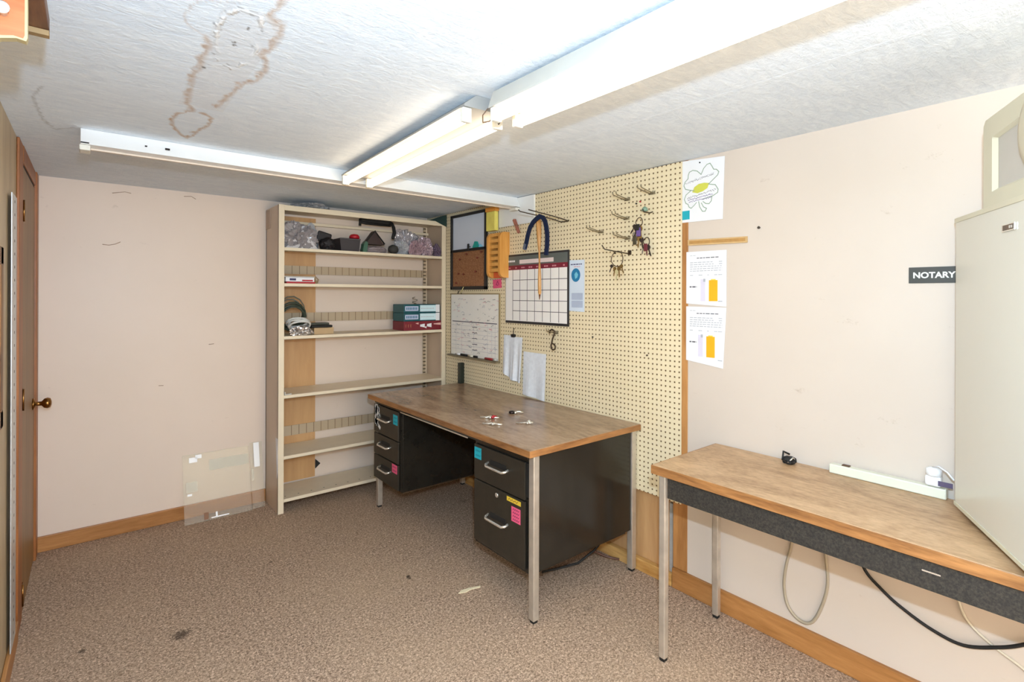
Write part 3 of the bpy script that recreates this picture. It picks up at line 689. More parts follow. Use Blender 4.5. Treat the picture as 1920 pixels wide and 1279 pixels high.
sheet('acrylic_sheet', 0.842, 0.918, 3.762, 0.415, 'narrow clear acrylic offcut leaning beside the shelf unit', [(0.865, 0.90, .62, .995, m_tape_glare), (0.846, .86, .42, .6, m_tapef)])  # tall white strip is a reflection streak painted on the offcut

# ------------------------------------------------------------------ desk
DX0, DX1, DY0, DY1, DZ = 1.446, 2.208, 1.655, 3.305, 0.762
dk = thing('desk', ((DX0 + DX1) / 2, (DY0 + DY1) / 2, 0), 'large steel office desk with a brown woodgrain top and black drawer pedestals', 'desk')
MB().box(DX0 + .004, DX1, DY0 + .004, DY1 - .004, DZ - .028, DZ, m_desk, 0.002).build('desktop', dk)
mb = MB(); mb.box(DX0, DX0 + .0039, DY0, DY1, DZ - .03, DZ - .0015, m_edge, 0.001); mb.box(DX0 + .004, DX1, DY0, DY0 + .0039, DZ - .03, DZ - .0015, m_edge_x, 0.001); mb.box(DX0 + .004, DX1, DY1 - .0039, DY1, DZ - .03, DZ - .0015, m_edge_x, 0.001)
tag(mb.build('edge_band', dk), 'orange brown wood edge')
for (x, y) in ((1.503, 1.69), (1.516, 3.272), (2.185, 1.695), (2.185, 3.27)):
    mb = MB(); mb.box(x - .017, x + .017, y - .017, y + .017, 0.012, DZ - .03, m_chrome, 0.004); mb.box(x - .012, x + .012, y - .012, y + .012, 0.0, 0.0125, m_blackmatte)
    tag(mb.build('leg', dk), 'square chrome leg')
mb = MB(); mb.box(1.475, 1.493, DY0 + .05, DY1 - .05, DZ - .052, DZ - .0305, m_black); mb.build('front_rail', dk)
tag(MB().box(1.478, 1.482, 2.17, 2.90, DZ - .060, DZ - .0525, m_chrome).build('trim_bar', dk), 'thin metal bar under the top')
MB().box(1.521, 2.167, 1.688, 1.694, 0.215, DZ - .031, m_black).build('end_panel', dk)
def drawer(ped, y0, y1, z0, z1, hz=None, xf=1.497):
    d_ = MB().box(xf, 1.5085 if xf > 1.49 else 1.498, y0, y1, z0, z1, m_face, 0.003).build('drawer', ped)
    if hz:
        yc = (y0 + y1) / 2 + .0; w = 0.076
        pts = [(xf + .0005, yc - w, hz + .004), (xf - .019, yc - w * .97, hz - .002), (xf - .027, yc - w * .8, hz - .006), (xf - .027, yc + w * .8, hz - .006), (xf - .019, yc + w * .97, hz - .002), (xf + .0005, yc + w, hz + .004)]
        mb = MB(); mb.tube(pts, 0.0065, m_silver, 8); tag(mb.build('handle', d_), 'silver bail pull')
        mb = MB(); mb.box(xf - .0015, xf + .0005, yc - w * .8, yc + w * .8, hz - .004, hz + .022, m_blackmatte, .0008); mb.build('handle_recess', d_)
    return d_
# right pedestal
pr = MB().box(1.509, 2.16, 1.715, 2.142, 0.188, DZ - .055, m_black, 0.003).build('pedestal', dk)
d1 = drawer(dk, 1.745, 2.136, 0.512, 0.682, 0.612)
d2 = drawer(dk, 1.745, 2.136, 0.205, 0.506, 0.362)
mb = MB(); mb.lathe([(0.011, 0), (0.011, -.004), (0.007, -.005)], m_silver, (1.4968, 1.948, 0.478), 'x', 14); tag(mb.build('lock', d2), 'round silver lock')
def sticker(par, y0, y1, z0, z1, mat, label, glyph=None, x=1.4968):
    mb = MB(); mb.mark(x, y0, y1, z0, z1, mat, .0008)
    if glyph:
        gm, n, wv = glyph
        for k in range(n):
            zz = z1 - (k + .7) / (n + .4) * (z1 - z0); 
            mb.ribbon(x - .0008, [(max(y0, y1) - .01 - q * .1 * abs(y1 - y0), zz + wv * (1 if q % 2 else -1)) for q in range(8)], 0.0025, gm, .0003)
    return tag(mb.build('sticker', par), label)
sticker(d1, 2.075, 2.132, 0.612, 0.668, m_teal, 'teal sticky note', (M('teal_dark', (10, 110, 130), .7), 2, .004))
sticker(d2, 1.772, 1.872, 0.478, 0.498, m_yellow, 'yellow label', (M('brown_ink', (110, 80, 20), .7), 1, .004))
sticker(d2, 1.774, 1.838, 0.395, 0.462, m_pink, 'pink label with dark writing', (M('maroon_ink', (130, 30, 80), .7), 4, .003))
tag(MB().box(1.502, 1.508, 1.717, 1.742, 0.53, 0.68, m_blackmatte).build('gap_strip', pr), 'black gap strip')  # matte black strip filling the dark gap beside the drawers
# left pedestal
pl = MB().box(1.509, 2.16, 2.925, 3.250, 0.195, DZ - .055, m_black, 0.003).build('pedestal', dk)
MB().box(1.4985, 1.5085, 2.93, 3.254, 0.2, DZ - .058, m_black).build('pedestal_face', pl)
tag(MB().box(1.52, 2.15, 2.94, 3.24, 0.183, 0.1945, M('brown_base', (74, 52, 30), .6)).build('pedestal_base', dk), 'brown underside strip')
l1 = drawer(dk, 2.945, 3.296, 0.512, 0.695, 0.62, 1.487)
l2 = drawer(dk, 2.945, 3.296, 0.368, 0.506, 0.452, 1.487)
l3 = drawer(dk, 2.945, 3.296, 0.205, 0.362, 0.296, 1.487)
sticker(l1, 2.952, 3.012, 0.610, 0.672, m_teal, 'teal sticky note', (M('teal_dark', (10, 110, 130), .7), 2, .004), 1.4868)
sticker(l3, 2.955, 3.025, 0.305, 0.365 - .006, m_pink, 'pink sticky note', (M('maroon_ink', (130, 30, 80), .7), 2, .004), 1.4868)
mb = MB()
m_let = M('white_lettering', (248, 246, 240), .6)
g = [((3.272, .684), (3.225, .672), (3.222, .655), (3.262, .664), (3.268, .645), (3.215, .632), (3.205, .62)), ((3.272, .612), (3.235, .604), (3.24, .585), (3.27, .592), (3.268, .574), (3.228, .562), (3.20, .548)), ((3.25, .690), (3.256, .63)), ((3.252, .615), (3.248, .56))]
for q in g: mb.ribbon(1.4868, [(a + .002, b) for a, b in q], 0.020, m_let, .0012)
tag(mb.build('lettering', l1), 'white lettering decals')
# things on the desk
ZD = DZ + .0005
def desk_hook(x, y, rot, label, red=False, style=0):
    m = Matrix.Translation((x, y, ZD)) @ Matrix.Rotation(rot, 4, 'Z')
    o = thing('peg_hook', (x, y, ZD), label, 'hook', 'loose hooks on the desk')
    mb = MB()
    if style == 0: pts = [(-.055, 0, .0045), (-.02, 0, .0045), (.0, .006, .007), (.02, 0, .0045), (.05, -.004, .0045)]
    elif style == 1: pts = [(-.04, -.02, .0045), (-.01, 0, .008), (.02, .004, .012), (.04, .012, .0045)]
    else: pts = [(-.06, 0, .003), (-.01, 0, .0045), (.03, 0, .007)]
    mb.tube(pts, [.004, .0055, .006, .0055, .004][:len(pts)], m_silver, 8, mtx=m); mb.build('shaft', o)
    mb = MB(); mb.tube([(0.0, -.016, .0055), (.003, -.004, .0075), (.0, .014, .0055)], .007, m_silver, 8, mtx=m)
    if style == 2: mb.lathe([(.004, 0), (.010, .004), (.010, .012), (.004, .018)], m_silver, (x + .012, y, ZD), 'z', 12)
    mb.build('cross_bar', o)
    if red:
        mb = MB(); mb.tube([(.012, -.014, .008), (.02, 0, .012), (.012, .02, .008), (.03, .01, .008), (.012, -.014, .008)], .006, m_red, 8, mtx=m); tag(mb.build('plastic_loop', o), 'red plastic loop')
    if style == 1:
        mb = MB(); mb.lathe([(.012, 0), (.018, .004), (.018, .012), (.010, .016)], M('dark_metal', (60, 50, 48), .3, .8), (x - .018, y + .012, ZD), 'z', 14); tag(mb.build('dark_collar', o), 'dark metal collar')
    return o
desk_hook(1.672, 2.238, R(-45), 'silver hook with a red plastic loop on the brown desk top', True)
desk_hook(1.852, 2.240, R(-60), 'silver hook with a dark collar, farthest back on the desk top', False, 1)
desk_hook(1.597, 2.115, R(-50), 'bright silver hook nearest the front edge of the desk top', False, 0)
desk_hook(1.748, 2.02, R(-50), 'thin silver pin with a round head, rightmost on the desk top', False, 2)
tag(MB().box(2.150, 2.19, 3.298 - .04, 3.298 - .01, ZD, ZD + .155, M('black_green_metal', (30, 38, 30), .4), .003).build('metal_strip'), 'short dark upright metal strip standing at the far corner of the desk', 'metal strip')
# cable behind / under the desk
mb = MB(); mb.tube([(2.17, 1.72, .26), (2.13, 1.78, .20), (2.08, 1.86, .07), (2.0, 1.90, .012), (1.90, 1.93, .008), (1.80, 1.96, .008)], .006, m_blackmatte, 8)
mb.tube([(2.08, 1.86, .07), (2.12, 1.90, .04), (2.16, 1.84, .02), (2.19, 1.78, .02)], .006, M('brown_cable', (92, 62, 50), .5), 8)
item('extension_lead', mb, 'black power cord lying on the carpet under the desk', 'cord')

# ------------------------------------------------------------------ side table
TX0, TX1, TY0, TY1, TZ = 1.722, 2.206, -0.42, 1.243, 0.756
tb = thing('table', ((TX0 + TX1) / 2, (TY0 + TY1) / 2, 0), 'long narrow table with a light brown woodgrain top against the cream wall', 'table')
MB().box(TX0 + .004, TX1, TY0, TY1 - .004, TZ - .028, TZ, m_table, .002).build('tabletop', tb)
mb = MB(); mb.box(TX0, TX0 + .0039, TY0, TY1, TZ - .034, TZ - .001, m_edge, .001); mb.box(TX0 + .004, TX1, TY1 - .0039, TY1, TZ - .034, TZ - .001, m_edge_x, .001)
tag(mb.build('edge_band', tb), 'orange brown wood edge')
MB().box(1.738, 1.744, TY0 + .05, 1.178, TZ - .118, TZ - .029, m_apron, .001).build('apron', tb)
MB().box(1.765, 2.13, 1.192, 1.198, TZ - .10, TZ - .029, m_apron, .001).build('apron', tb)
MB().box(2.172, 2.178, TY0 + .05, 1.178, TZ - .10, TZ - .029, m_apron, .001).build('apron', tb)
tag(MB().box(1.7365, 1.7378, .345, .385, TZ - .070, TZ - .066, m_silver).build('scratch_plate', tb), 'small bright scratch')
for (x, y) in ((1.742, 1.196), (2.158, 1.21), (1.742, -.36), (2.158, -.36)):
    mb = MB(); mb.box(x - .014, x + .014, y - .014, y + .014, 0.012, TZ - .035, m_chrome, 0.004); mb.box(x - .011, x + .011, y - .011, y + .011, 0.0, 0.0125, m_blackmatte)
    tag(mb.build('leg', tb), 'square chrome leg')
ZTb = TZ + .0005
mb = MB(); mb.blob((2.165, .905, ZTb), (0.05, 0.05, 0.03), 61, m_blackmatte, .3, 3, 2.2); mb.tube([(2.15, .925, ZTb + .012), (2.17, .93, ZTb + .042), (2.19, .915, ZTb + .03)], .004, m_blackmatte, 6); mb.tube([(2.19, .89, ZTb + .008), (2.15, .885, ZTb + .03), (2.14, .90, ZTb + .01)], .003, m_silver, 6)
item('binder_clip', mb, 'small black clip on the back edge of the table', 'clip')
ps = thing('power_strip', (2.19, .58, ZTb), 'long cream plug-in power strip on the table along the wall', 'power strip')
mb = MB(); mb.box(2.172, 2.2055, .418, .765, ZTb, ZTb + .034, m_creamlt, .004); mb.build('casing', ps)
mb = MB(); mb.box(2.18, 2.198, .70, .725, ZTb + .0342, ZTb + .038, M('brown_switch', (90, 60, 40), .5), .001); tag(mb.build('switch', ps), 'brown rocker switch')
ad = thing('plug_adapter', (2.185, .455, ZTb + .036), 'round white plug adapter on the right end of the power strip', 'adapter')
mb = MB(); mb.box(2.168, 2.2, .43, .475, ZTb + .0365, ZTb + .072, M('adapter_white', (240, 240, 240), .35), .008); mb.lathe([(.018, 0), (.022, .004), (.022, .022), (.012, .028)], M('adapter_white', (240, 240, 240), .35), (2.184, .452, ZTb + .07), 'z', 18); mb.build('plug_body', ad)
MB().box(2.166, 2.1685, .40, .438, ZTb + .044, ZTb + .060, M('purple_grey', (86, 76, 104), .5)).build('label_strip', ad)
mb = MB(); mb.tube([(2.184, .455, ZTb + .098), (2.165, .435, ZTb + .108), (2.15, .41, ZTb + .098), (2.14, .392, ZTb + .08)], .003, m_white, 6); tag(mb.build('wire', ad), 'thin white lead')

# ------------------------------------------------------------------ refrigerator, turned towards the camera, and the monitor on top
ang = math.atan2(0.462, 0.887)
FO = Vector((2.092, 0.383, 0))
FM = Matrix.Translation(FO) @ Matrix.Rotation(ang, 4, 'Z')   # local x runs from the left corner away (-x), y into the body is -y
fz0, fz1 = ZTb + .018, 1.668
fg = thing('refrigerator', (2.0, .25, ZTb), 'tall white enamelled refrigerator standing turned on the right end of the table', 'refrigerator')
mb = MB(); mb.box(-.53, -.004, -.245, -.036, fz0 + .004, fz1 - .002, m_fridge, .006, FM); mb.build('cabinet', fg)
mb = MB(); mb.box(-.53, 0, -.033, 0.0, fz0, fz1, m_fridge, .007, FM, 3); dr = mb.build('door', fg)
mb = MB(); mb.box(-.529, -.001, -.034, -.0305, fz0 + .001, fz1 - .001, M('door_seal_cream', (206, 200, 176), .6), 0, FM); tag(mb.build('door_seal', fg), 'cream rubber seal')
for (a, b) in ((fz0 + .002, fz0 + .014), (fz1 - .016, fz1 - .002)):
    tag(MB().box(-.52, -.0015, 0.0002, 0.0022, a, b, m_cream, .0008, FM).build('edge_trim', dr), 'cream trim strip')
mb = MB(); mb.box(-.50, -.03, -.22, -.03, ZTb, fz0 + .003, m_blackmatte, 0, FM); tag(mb.build('plinth', fg), 'black recessed plinth')
mb = MB(); mb.box(-.385, -.318, 0.0003, 0.004, 1.587, 1.606, m_silver, .001, FM); mb.box(-.381, -.326, 0.0041, 0.0046, 1.590, 1.603, M('badge_brown', (96, 78, 62), .5), 0, FM)
for k in range(2): mb.box(-.376 + k * .010, -.370 + k * .010, 0.0047, 0.005, 1.593, 1.600, m_silver, 0, FM)
tag(mb.build('badge', dr), 'small metal badge')
# monitor
mz = fz1 + .0005
mo = thing('computer_monitor', (2.0, .3, mz), 'bulky cream plastic monitor with a recessed grey panel on top of the refrigerator', 'monitor')
def L(x, z): return (x, z)
sil = [(-.165, 0), (-.165, .228), (-.170, .240), (-.180, .246), (-.52, .252), (-.52, 0)]
hole = [(-.112, .040), (-.112, .222), (-.245, .312), (-.245, .04)]
mb = MB(); mb.prism([(a, b) for a, b in sil], 'y', -.22, -.034, m_cream, FM @ Matrix.Translation((0, 0, mz)))
mb.build('shell', mo)
# front bezel ring with the recess: outer quad ring
mb = MB(); F2 = FM @ Matrix.Translation((0, 0, mz))
o4 = [(-.165, 0), (-.165, .232), (-.178, .246), (-.52, .252), (-.52, 0)]
h4 = [(-.218, .040), (-.218, .186), (-.221, .189), (-.50, .205), (-.50, .040)]
i4 = [(-.229, .048), (-.229, .181), (-.230, .183), (-.49, .196), (-.49, .048)]
vs = [(a, -.012, b) for a, b in o4] + [(a, -.012, b) for a, b in h4] + [(a, -.022, b) for a, b in i4] + [(a, -.0338, b) for a, b in o4]
fs = [(i, (i + 1) % 5, 5 + (i + 1) % 5, 5 + i) for i in range(5)] + [(5 + i, 5 + (i + 1) % 5, 10 + (i + 1) % 5, 10 + i) for i in range(5)] + [(i, (i + 1) % 5, 15 + (i + 1) % 5, 15 + i) for i in range(5)]
mb.raw(vs, fs, m_cream, False, F2); mb.build('bezel', mo)
mb = MB(); mb.raw([(a, -.0222, b) for a, b in i4], [(0, 1, 2, 3, 4)], m_greyp, False, F2); tag(mb.build('panel', mo), 'recessed grey panel')
mb = MB()
prof = [(.13, -.028), (.13, -.012), (.122, -.006), (.09, .002), (.04, .008), (.006, .010)]
vs = []; fs = []
for r_, h_ in prof:
    for k in range(32): a = 2 * math.pi * k / 32; vs.append((-.477 + r_ * .85 * math.cos(a), h_, .150 + r_ * .85 * math.sin(a)))
for i in range(5):
    for k in range(32): fs.append((i * 32 + k, i * 32 + (k + 1) % 32, (i + 1) * 32 + (k + 1) % 32, (i + 1) * 32 + k))
mb.raw(vs, fs, m_cream, True, F2); tag(mb.build('round_cover', mo), 'round domed cream cover')

# ------------------------------------------------------------------ cables on the wall under the table
XC = XR - .007
def cord(name, pts, r_, mat, label):
    # smooth through catmull-rom
    P_ = [Vector(p) for p in pts]; out = []
    for i in range(len(P_) - 1):
        p0 = P_[max(0, i - 1)]; p1 = P_[i]; p2 = P_[i + 1]; p3 = P_[min(len(P_) - 1, i + 2)]
        for k in range(6):
            t_ = k / 6; out.append(0.5 * ((2 * p1) + (p2 - p0) * t_ + (2 * p0 - 5 * p1 + 4 * p2 - p3) * t_ ** 2 + (3 * p1 - p0 - 3 * p2 + p3) * t_ ** 3))
    out.append(P_[-1]); return item(name, MB().tube(out, r_, mat, 8), label, 'cord')
cord('cable_loop', [(XC, .90, .70), (XC, .905, .55), (XC, .915, .42), (XC, .935, .33), (XC, .945, .24), (XC, .93, .16), (XC, .885, .122), (XC, .84, .135), (XC, .805, .21), (XC, .783, .31), (XC, .79, .42), (XC, .80, .55), (XC, .80, .70)], .006, M('grey_flex', (168, 154, 132), .5), 'grey cable hanging in a loop on the wall under the table')
cord('power_cable', [(XC - .01, .70, .66), (XC - .01, .68, .50), (XC - .01, .655, .42), (XC - .01, .60, .37), (XC - .01, .545, .335), (XC - .01, .46, .30), (XC - .01, .38, .29), (XC - .01, .30, .325), (XC - .01, .24, .365), (XC - .01, .16, .44), (XC - .01, .1, .60)], .0055, m_blackmatte, 'black cable sagging across the wall under the table')
cord('thin_cable', [(XC, .405, .66), (XC, .402, .5), (XC, .395, .435), (XC, .38, .385), (XC, .352, .350), (XC, .30, .315), (XC, .24, .285), (XC, .15, .22), (XC, .05, .1)], .0042, M('white_flex', (206, 196, 176), .5), 'thin white cable hanging on the wall at the far right under the table')

# ------------------------------------------------------------------ papers and boards on the right wall
XS = XR - .0005
def paper(name, corners, x, mat, thick=.0012):
    mb = MB(); mb.prism(corners, 'x', x - thick, x, mat); return mb
def scribble(mb, x, y0, y1, z, w, mat, seed, h=.0025, gap=.25):
    random.seed(seed); y = y0
    while y > y1:
        L_ = random.uniform(.008, .022)
        if random.random() > gap: mb.mark(x, max(y - L_, y1), y, z, z + w, mat, .0004)
        y -= L_ + .004
XS0 = XS; XS = XR - .0025
# clover poster
mb = paper('p', [(1.428, 1.777), (1.219, 1.773), (1.210, 2.056), (1.428, 2.0735)], XS, m_white)
xp = XS - .0013
m_gline = M('green_grey_line', (150, 172, 150), .7)
def oval(cy, cz, ry, rz, n=18, a0=0, a1=360): return [(cy + ry * math.cos(R(a0 + (a1 - a0) * k / n)), cz + rz * math.sin(R(a0 + (a1 - a0) * k / n))) for k in range(n + 1)]
def PW(u, v): # u,v of the enlarged poster drawing -> wall (y,z)
    return (1.428 - (u - 60) / 770 * .215, 2.070 - (v - 140) / 1030 * .293)
for poly, w in (([(425, 410), (350, 340), (270, 315), (205, 335), (185, 380), (180, 440), (120, 490), (100, 550), (130, 610), (220, 640), (300, 660)], .0036),
                ([(425, 410), (470, 320), (530, 265), (585, 255), (620, 310), (650, 365), (700, 375), (740, 420), (720, 470), (640, 530), (560, 590), (680, 620), (730, 700), (720, 750), (640, 790), (450, 820)], .0036),
                ([(230, 650), (140, 710), (110, 780), (140, 850), (180, 870), (200, 920), (240, 945), (300, 900), (340, 860)], .0036),
                ([(620, 800), (610, 870), (570, 910), (510, 900), (460, 860)], .0036), ([(380, 850), (400, 940), (450, 1020), (500, 1025), (525, 980), (470, 950), (430, 880)], .0036)):
    mb.ribbon(xp + .0003, [PW(*q) for q in poly], w, m_gline)
mb.prism([PW(*q) for q in ((260, 680), (300, 600), (380, 560), (480, 555), (570, 575), (540, 650), (460, 690), (360, 710))], 'x', xp - .0002, xp + .0002, M('lime_fill', (206, 206, 84), .7))
random.seed(9)
for (u0, v0, u1, v1, mm, n) in ((130, 520, 660, 440, m_ink, 26), (180, 500, 660, 425, m_inklight, 20), (170, 770, 700, 690, m_ink, 28), (180, 800, 640, 760, M('violet_ink', (110, 84, 150), .7), 30), (200, 840, 620, 800, M('violet_ink', (110, 84, 150), .7), 24)):
    for k in range(n):
        f_ = k / n; u = u0 + (u1 - u0) * f_; v = v0 + (v1 - v0) * f_ + random.uniform(-8, 8)
        a = PW(u, v); b = PW(u + random.uniform(6, 16), v + random.uniform(-14, 14)); mb.ribbon(xp - .0001, [a, b], .002, mm)
mb.lathe([(.0035, 0), (.003, -.003), (.001, -.004)], m_blackmatte, (xp + .0006, PW(400, 210)[0], PW(400, 210)[1]), 'x', 10)
item('poster', mb, 'white poster with a hand drawn green clover, just under the ceiling', 'poster')
mb = MB(); mb.mark(XS - .002, 1.385, 1.428, 1.790, 1.832, m_teal, .0008); item('sticky_note', mb, 'teal sticky note on the corner of the clover poster', 'note', 'sticky notes')
# strip of tan wood
mb = MB(); mb.prism([(1.392, 1.664), (1.104, 1.657), (1.104, 1.684), (1.392, 1.692)], 'x', XS - .006, XS, M('tan_strip', (204, 168, 116), .6, 0, .08, 40)); mb.prism([(1.384, 1.671), (1.112, 1.664), (1.112, 1.678), (1.384, 1.685)], 'x', XS - .0064, XS - .006, M('tan_strip_dark', (182, 136, 76), .6, 0, .1, 60))
item('wooden_strip', mb, 'short tan wooden strip on the wall between the clover poster and the chart papers', 'strip')
def chart(z0, z1, tilt, label, bar, tt):
    yl, yr = 1.402, 1.2
    mb = MB(); mb.prism([(yl, z0 + .01), (yr + tilt * .5, z0 - .008 * tt), (yr - .0, z1), (yl, z1 + .002)], 'x', XS - .0012, XS, m_white)
    x = XS - .0012; h = z1 - z0
    scribble(mb, x, yl - .02, yl - .06, z1 - .018, .002, m_inklight, 3); scribble(mb, x, yl - .055, yr + .035, z1 - .032, .004, m_ink, 4, gap=.1)
    for k in range(5): scribble(mb, x, yl - .02, yr + .02, z1 - .052 - k * .010, .0032, m_inklight, 10 + k, gap=.08)
    scribble(mb, x, yl - .02, yr + .02, z1 - .112, .003, m_inklight, 17, gap=.3)
    b0, b1 = bar
    mb.mark(x, yr + b0, yr + b1, z1 - .232, z1 - .135, M('orange_bar', (246, 178, 24), .6), .0006); mb.mark(x, yr + b0 + .01, yr + b1 - .01, z1 - .135, z1 - .130, M('yellow_cap', (250, 214, 90), .6), .0006)
    mb.mark(x, yr + b1 + .018, yr + b1 + .042, z1 - .232, z1 - .13, M('pale_lilac', (220, 214, 230), .6), .0006); mb.mark(x, yr + b1 + .018, yr + b1 + .028, z1 - .142, z1 - .128, m_inklight, .0008)
    scribble(mb, x, yl - .018, yl - .055, z1 - .168, .006, m_ink, 21, gap=.1); scribble(mb, x, yl - .034, yl - .05, z1 - .155, .004, m_inklight, 22)
    scribble(mb, x, yr + .04, yr + .012, z0 + .02, .004, m_inklight, 23)
    return item('chart_paper', mb, label, 'paper', 'printed papers with an orange bar')
chart(1.378, 1.632, 0, 'upper printed sheet with an orange bar chart, below the wooden strip', (.042, .085), 0.3)
chart(1.108, 1.372, .03, 'lower printed sheet with an orange bar, its bottom edge cut at a slant', (.055, .097), 1.6)
XS = XS0
# sign
ns = thing('notary_sign', (XS, .45, 1.495), 'dark grey NOTARY sign on the wall beside the refrigerator', 'sign')
MB().box(XS - .004, XS, .345, .531, 1.4695, 1.5245, M('sign_dark_grey', (62, 62, 58), .5), .0008).build('sign_plate', ns)
mb = MB(); wall_text(mb, 'NOTARY', .0275, XS - .0041, .519, 1.4875, M('sign_white', (236, 236, 230), .5), 1.02, .0009); tag(mb.build('lettering', ns), 'white letters reading NOTARY')
item('push_pin', MB().lathe([(.0045, 0), (.004, -.004), (.006, -.008), (.002, -.009)], M('dark_pin', (60, 48, 36), .5), (XS, 1.054, 1.717), 'x', 10), 'tiny dark pin stuck in the bare cream wall', 'pin')

# combination cork board
cb = thing('notice_board', (XW, 3.22, 1.46), 'black framed board, dry-erase above and cork below, next to the shelf unit', 'notice board')
y0, y1, z0, z1 = 2.992, 3.462, 1.468, 2.045
mb = MB()
for (a, b, c_, d_) in ((y0, y1, z0, z0 + .025), (y0, y1, z1 - .02, z1), (y0, y0 + .022, z0, z1), (y1 - .022, y1, z0, z1), (y0, y1, 1.757, 1.776)): mb.box(XW - .02, XW, a, b, c_, d_, m_frame, .002)
mb.build('frame', cb)
MB().box(XW - .008, XW - .001, y0 + .02, y1 - .02, 1.774, z1 - .018, M('dryerase_white', (214, 222, 236), .2, 0, .01)).build('dry_erase_panel', cb)
t = NT('cork'); t.pr(.9); t.base(t.ramp(t.noise(90, 4, .8), [(.4, rgb(134, 88, 56)), (.62, rgb(170, 120, 82))])); m_cork = t.m
MB().box(XW - .009, XW - .001, y0 + .02, y1 - .02, z0 + .02, 1.759, m_cork).build('cork_panel', cb)
random.seed(5)
pins = [(3.33, 1.70), (3.24, 1.735), (3.10, 1.70), (3.05, 1.74), (3.12, 1.60), (3.28, 1.585), (3.35, 1.59), (3.38, 1.52)]
pin0 = None
for i, (y, z) in enumerate(pins):
    if pin0 is None:
        pin0 = item('push_pin', MB().lathe([(.004, 0), (.004, -.008), (.008, -.010), (.008, -.014), (.003, -.016)], M('brown_red_pin', (120, 50, 30), .5), (XW - .0092, y, z), 'x', 10), 'dark red push pin stuck in the cork half of the notice board', 'pin', 'push pins in the cork'); ref = (y, z)
    else:
        c_ = pin0.copy(); COL.objects.link(c_); c_.location = Vector(pin0.location) + Vector((0, y - ref[0], z - ref[1]))
mb = MB(); mb.box(XW - .03, XW - .0205, 3.195, 3.215, 1.765, 1.81, m_blackmatte, .004); mb.box(XW - .03, XW - .0085, 3.197, 3.213, 1.785, 1.79, m_blackmatte, .001); item('magnet_clip', mb, 'small black clip at the bottom of the dry-erase panel', 'clip')
mb = MB(); mb.prism([(3.085, 1.777), (3.16, 1.777), (3.145, 1.80), (3.13, 1.822), (3.105, 1.82), (3.095, 1.80)], 'x', XW - .022, XW - .0085, M('teal_plastic', (30, 160, 150), .4)); mb.prism([(3.04, 1.777), (3.083, 1.777), (3.075, 1.80), (3.055, 1.79)], 'x', XW - .018, XW - .0085, M('sky_plastic', (130, 206, 236), .4))
item('eraser', mb, 'teal and light blue plastic clip inside the dry-erase panel', 'clip')
mb = MB(); mb.tube([(XW - .024, 3.31, 1.44), (XW - .026, 3.285, 1.465), (XW - .027, 3.265, 1.488)], .003, M('yellow_stick', (214, 200, 140), .5), 6); mb.tube([(XW - .002, 3.31, 1.435), (XW - .024, 3.31, 1.44)], .003, m_wiredark, 6); mb.tube([(XW - .002, 3.36, 1.462), (XW - .012, 3.36, 1.448), (XW - .016, 3.36, 1.438)], .004, m_wiredark, 6)
item('peg_hook', mb, 'small dark hook with a pale stick under the cork panel', 'hook')

# white board with handwriting
wbd = thing('whiteboard', (XW, 3.15, .96), 'whiteboard covered in faint handwriting, hanging below the cork board', 'whiteboard')
y0, y1, z0, z1 = 2.850, 3.462, .968, 1.432
MB().box(XW - .010, XW, y0, y1, z0, z1, M('whiteboard_face', (242, 239, 232), .25, 0, .02), .001).build('board_face', wbd)
mb = MB()
for (a, b, c_, d_) in ((y0 - .004, y1 + .004, z1, z1 + .008), (y0 - .006, y0, z0, z1 + .008), (y1, y1 + .006, z0, z1 + .008)): mb.box(XW - .013, XW, a, b, c_, d_, M('tan_frame', (150, 132, 96), .5), .001)
mb.build('frame', wbd)
MB().box(XW - .04, XW, y0 - .006, y1 + .01, z0 - .012, z0 - .0005, M('grey_tray', (124, 112, 88), .5), .001).build('pen_tray', wbd)
mb = MB(); x = XW - .0102; random.seed(12)
for z in [1.195 - .03 * k for k in range(7)]: mb.mark(x, y0 + .01, y1 - .01, z, z + .0018, m_inklight, .0003)
mb.mark(x, y0 + .02, y1 - .02, 1.222, 1.229, m_ink, .0003)
for yy in (3.39, 3.31, 3.15, 2.98, 2.93, 2.89): mb.mark(x, yy, yy + .0016, z0 + .02, 1.225, m_inklight, .0003)
for k in range(130):
    yy = random.uniform(y0 + .02, y1 - .03); zz = random.uniform(z0 + .02, z1 - .03)
    if zz > 1.24 and 3.12 < yy < 3.2: continue
    mb.ribbon(x, [(yy - q * .006, zz + random.uniform(-.006, .006)) for q in range(random.randint(3, 7))], .0022, random.choice([m_ink, m_inklight, m_inklight, m_pink_ink]))
for k in range(5): mb.ribbon(x, [(3.17 - q * .012, 1.19 - k * .042 + random.uniform(-.004, .004)) for q in range(6)], .005, m_ink)
tag(mb.build('handwriting', wbd), 'grey and pink handwriting')
def marker(ya, yb, mat, label):
    mb = MB(); mb.tube([(XW - .024, ya, z0 + .0082), (XW - .024, yb, z0 + .0082)], .0078, mat, 10); item('marker', mb, label, 'marker', 'markers on the whiteboard tray')
marker(3.22, 3.30, m_blackmatte, 'black marker on the whiteboard tray'); marker(3.31, 3.37, m_white, 'white marker cap at the left of the tray, beside the black one'); marker(3.09, 3.13, m_blackmatte, 'short black marker end near the middle of the tray')
marker(3.14, 3.20, M('cream_marker', (230, 224, 206), .5), 'cream marker on the whiteboard tray'); marker(2.90, 2.99, M('dark_red_marker', (150, 36, 40), .5), 'red marker at the right of the tray'); marker(2.855, 2.893, M('grey_marker', (206, 204, 196), .5), 'pale marker stub at the right tip of the tray')

